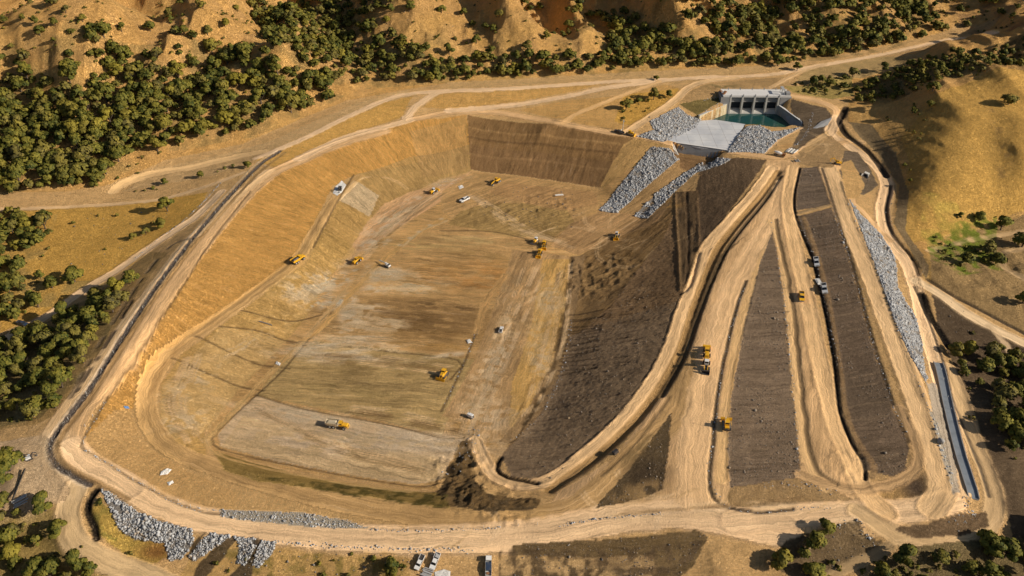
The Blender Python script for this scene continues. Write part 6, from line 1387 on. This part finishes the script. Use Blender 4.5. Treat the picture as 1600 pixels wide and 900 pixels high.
    A0,A1 = V3(1093,188.6,20.5),V3(1137,177.2,17)
    wall_run('retaining_wall','stained yellowish concrete wall left of the green pool','wall',[(A0[0],A0[1],14),(A1[0],A1[1],14)],[(A0[0]-.3,A0[1]+.3,24.2),(A1[0]-.3,A1[1]+.3,25.0)],1.2,'stain','conc')
    wall_run('sloped_wall','leaning grey concrete wall right of the pool with a pale coping','wall',[V3(1214,179,17)[:2]+(14.,),V3(1238,201,17)[:2]+(14.,)],[V3(1217,165,24.3),V3(1252,190,22)],1.2,'concd','deck')
    wall_run('curved_wall','low dark concrete return wall at the right end of the pool','wall',[V3(1238,201,17)[:2]+(14.,),V3(1232,205,17)[:2]+(14.,)],[V3(1252,190,22),V3(1254,199,20.5)],1.0,'concd','deck')
    wall_run('gatehouse_wing_wall','dark concrete bank panel right of the gatehouse','wall',[V3(1262,208,21),V3(1292,198,22.2)],[V3(1284,190,23.8),V3(1300,184,25)],.6,'concd')
    # culvert east of the crest road
    wall_run('culvert_bank','leaning grey concrete panel beside the outer road','wall',[V3(1332,250,18.5),V3(1352,284,17.5)],[V3(1344,238,20.6),V3(1366,270,19.8)],.5,'concd')
    loc,q = orient(1352,275,1345,282); t = thing('culvert','small concrete culvert mouth below the leaning panel','culvert',loc,tilt=q)
    MB().box((-1,0,1.0),(3,3.2,2.4)).build('box_section','conc',t); MB().box((.55,0,.9),(.15,2.0,1.6)).build('opening','void',t); MB().box((1.2,1.9,.8),(2.2,.3,1.6),rz=.4).build('wing','conc',t); MB().box((1.2,-1.9,.8),(2.2,.3,1.6),rz=-.4).build('wing','conc',t)  # culvert mouth is a dark panel, the shade inside put into its colour
    # concrete channel at the lower right
    ca = smooth_line(wp([(1465,568),(1472,592),(1482,640),(1497,700),(1512,750),(1521,780)])); b = MB(); w_ = 2.0
    t = thing('drainage_channel','long blue grey concrete channel at the lower right','channel',(*ca[0],0)); ox,oy = ca[0]
    fl = MB(); sds = {-1:MB(), 1:MB()}
    zc = ground_z([p[0] for p in ca],[p[1] for p in ca])
    for i in range(len(ca)-1):
        (x0,y0),(x1,y1) = ca[i],ca[i+1]; L = math.hypot(x1-x0,y1-y0); nx1,ny1 = -(y1-y0)/L*w_,(x1-x0)/L*w_; z0,z1 = zc[i]+.45,zc[i+1]+.45
        fl.solid([(x0-ox-nx1,y0-oy-ny1,z0-1),(x1-ox-nx1,y1-oy-ny1,z1-1),(x1-ox+nx1,y1-oy+ny1,z1-1),(x0-ox+nx1,y0-oy+ny1,z0-1)],[(x0-ox-nx1,y0-oy-ny1,z0),(x1-ox-nx1,y1-oy-ny1,z1),(x1-ox+nx1,y1-oy+ny1,z1),(x0-ox+nx1,y0-oy+ny1,z0)])
        for s in (-1,1):
            a,c = 1.0*s,1.16*s
            sds[s].solid([(x0-ox+nx1*a,y0-oy+ny1*a,z0-.8),(x1-ox+nx1*a,y1-oy+ny1*a,z1-.8),(x1-ox+nx1*c,y1-oy+ny1*c,z1-.8),(x0-ox+nx1*c,y0-oy+ny1*c,z0-.8)],[(x0-ox+nx1*a,y0-oy+ny1*a,z0+.7),(x1-ox+nx1*a,y1-oy+ny1*a,z1+.7),(x1-ox+nx1*c,y1-oy+ny1*c,z1+.7),(x0-ox+nx1*c,y0-oy+ny1*c,z0+.7)])
    fl.build('channel_floor', M_CHAN, t); [sds[s].build('channel_wall','concd',t) for s in (-1,1)]
M_CHAN = plain('wet_blue_concrete',(.25,.28,.31),.45,0,.45,.4,(.1,.11,.12),.3)
def person(px, py, shirt, label, face=0):
    """a standing figure grown from a jointed skeleton"""
    (x,),(y,) = hit([px],[py]); x=float(x); y=float(y); z = float(ground_z(x,y)[0])
    J = [(0,0,.98,.15),(0,0,1.2,.15),(0,0,1.42,.16),(0,0,1.54,.06),(0,.01,1.68,.10),(0,.01,1.78,.07), (.2,0,1.43,.065),(.27,.02,1.15,.05),(.29,.1,.9,.035), (-.2,0,1.43,.065),(-.27,.02,1.15,.05),(-.28,.12,.92,.035), (.1,0,.9,.10),(.13,.03,.5,.07),(.14,0,.08,.05),(.15,.16,.04,.045), (-.1,0,.9,.10),(-.15,-.03,.5,.07),(-.17,-.06,.08,.05),(-.18,.1,.04,.045)]
    E = [(0,1),(1,2),(2,3),(3,4),(4,5),(2,6),(6,7),(7,8),(2,9),(9,10),(10,11),(0,12),(12,13),(13,14),(14,15),(0,16),(16,17),(17,18),(18,19)]
    me = bpy.data.meshes.new('person'); me.from_pydata([j[:3] for j in J], E, []); o = bpy.data.objects.new('person', me); col.objects.link(o)
    m = o.modifiers.new('skin','SKIN'); sv = me.skin_vertices[0].data
    for i,j in enumerate(J): sv[i].radius = (j[3], j[3]*.8)
    sv[0].use_root = True; s = o.modifiers.new('sub','SUBSURF'); s.levels = s.render_levels = 1
    me.materials.append(M[shirt]); o.location = (x,y,z); o.rotation_euler = (0,0,face); tag(o, label, 'person')
    h = MB().cyl((0,0,1.77),(0,0,1.88),.12,.07,12).cyl((0,.02,1.76),(0,.02,1.78),.16,n=12).build('hard_hat','white',o); MB().box((0,0,1.28),(.40,.27,.34),bev=.08).build('safety_vest','yellow',o)
def build_things():
    for name, fn, p, q, s, cat, label, grp, kw in VEH:
        loc, quat = orient(*p, *q); t = thing(name, label, cat, loc, group=grp, scale=s*1.1, tilt=quat); fn(t, **kw)
    sheet([(534,282),(541,289),(534,301),(527,306),(520,302),(524,292)],'ground_sheet','white sheet spread on the left slope under a dark machine','tarp')
    sheet([(252,738),(262,733),(269,735),(262,742),(250,744)],'ground_sheet','crumpled white sheet on the lower left slope, the larger one','tarp',.3,.6)
    sheet([(261,754),(270,751),(272,755),(264,759)],'ground_sheet','small white sheet below the larger crumpled one at the lower left','tarp',.2,.5)
    sheet([(193,635),(200,635),(203,639),(196,639)],'ground_sheet','blue grey sheet on the left slope near the rim','blue',.2,.4)
    sheet([(679,894),(694,890),(704,893),(703,905),(680,905)],'ground_sheet','pale sheet on the ground below the parked pickups','tarp',.15,.2)
    sheet([(728,531),(734,530),(738,535),(731,537)],'ground_sheet','small white sheet at the right edge of the orange floor panel','tarp',.2,.5)
    sheet([(432,565),(439,568),(437,572),(430,569)],'ground_sheet','little white sheet on the ramp at the foot of the left slope','tarp',.2,.5)
    sheet([(716,291),(722,289),(725,293),(718,296)],'ground_sheet','white sheet at the head of the ramp near the mounds','tarp',.1,.3)
    pipes(1236,237,1246,229,9,7,.35,'tarp','bundle of white pipes beside the mixer truck')
    pipes(1246,252,1252,258,5,3,.3,'grey','short grey pipes at the head of the dark strip')
    pipes(32,782,45,772,6,6,.3,'grey','heap of grey pipes on the dirt corner at the left edge')
    pipes(28,757,38,735,2,14,.28,'black','long black pipes lying on the dirt corner at the left edge')
    pipes(874,306,890,304,4,6,.22,'tarp','white pipes on the mounds at the head of the basin')
    pipes(668,895,676,898,7,4,.25,'grey','grey pipes heaped between the parked pickups at the bottom edge')
    pipes(968,206,975,198,3,4,.25,'tarp','white pipes beside the pole on the rim corner')
    pipes(415,505,433,512,2,7,.25,'steel','pipes laid down the left slope')
    (x,),(y,) = hit([973],[204]); t = thing('utility_pole','pale utility pole with a crossarm on the rim corner','pole',(float(x),float(y),float(ground_z(x,y)[0])))
    MB().cyl((0,0,-.5),(0,0,8.5),.28,.2,10).build('pole','conc',t); MB().box((0,0,7.8),(2.4,.16,.2)).build('crossarm','wood',t); MB().cyl((.5,.3,6.6),(.5,.3,7.4),.28).build('transformer','grey',t)
    loc,q = orient(962,708,968,703); t = thing('site_container','dark steel container on the shoulder of the curved ramp','container',loc,tilt=q,scale=.62)
    c = MB().box((0,0,1.3),(4.4,2.4,2.4),bev=.04).build('body','dark',t); b = MB()
    for k in range(16): b.box((-2.0+k*.27,0,1.3),(.1,2.46,2.2))
    b.build('corrugation','dark',c); MB().box((2.22,0,1.3),(.06,2.1,2.1)).build('door','steel',t)
    for i,(px,py) in enumerate(((1468,405),(1452,400),(1446,408))):
        pass
    # gate barrier and fence at the outer road
    for P, lab in (([(1441,452),(1434,445),(1437,432),(1443,425),(1441,410)],'post and rail fence at the turn of the outer road'),([(1478,590),(1490,640),(1505,700),(1522,750)],'long row of fence posts beside the concrete channel')):
        w = smooth_line(wp(P), 3.2); t = thing('fence', lab, 'fence', (*w[0], float(ground_z(*w[0])[0]))); o = Vector(t.location); rail = MB(); prev = None
        for x,y in w[::1]:
            z = float(ground_z(x,y)[0]); MB().cyl((0,0,-.3),(0,0,1.7),.1,n=8).build('post','wood',t,(x-o.x,y-o.y,z-o.z))
            if prev: 
                for h in (.7,1.4): rail.cyl((prev[0]-o.x,prev[1]-o.y,prev[2]-o.z+h),(x-o.x,y-o.y,z-o.z+h),.05,n=6)
            prev = (x,y,z)
        rail.build('rail','wood',t)
    # slender marker stakes along the rim and the front road
    st = None; rs = random.Random(3)
    for P, n in (([(440,238),(360,306),(250,442),(140,606),(80,690)],16),([(166,626),(130,690),(208,750),(317,800)],12),([(575,828),(780,824),(1000,806)],10),([(1445,500),(1470,580),(1490,660)],8),([(1060,232),(1050,224),(980,210)],4)):
        w = smooth_line(wp(P), 2.0)
        for k in range(n):
            x, y = w[int((k+rs.random()*.6)/n*(len(w)-1))]; z = float(ground_z(x,y)[0])
            if st is None:
                st = MB().box((0,0,.65),(.14,.14,1.5)).box((0,0,1.3),(.17,.17,.3)).build('marker_stake','tarp'); tag(st,'thin pale marker stake at a road edge','stake','marker stakes along the roads'); o = st
            else: o = st.copy(); col.objects.link(o)
            o.location = (x,y,z)
    person(1213,228,'navy','person in dark clothes and a yellow vest on the track left of the bundled pipes', 2.0)
    person(1379,83,'navy','person in dark clothes walking on the far upper road', 1.0)
    person(56,655,'dark','person in a yellow vest on the dirt corner below the left wood', .4)
build_ground(); build_far(); build_rocks(); build_trees(); build_spillway(); build_things()
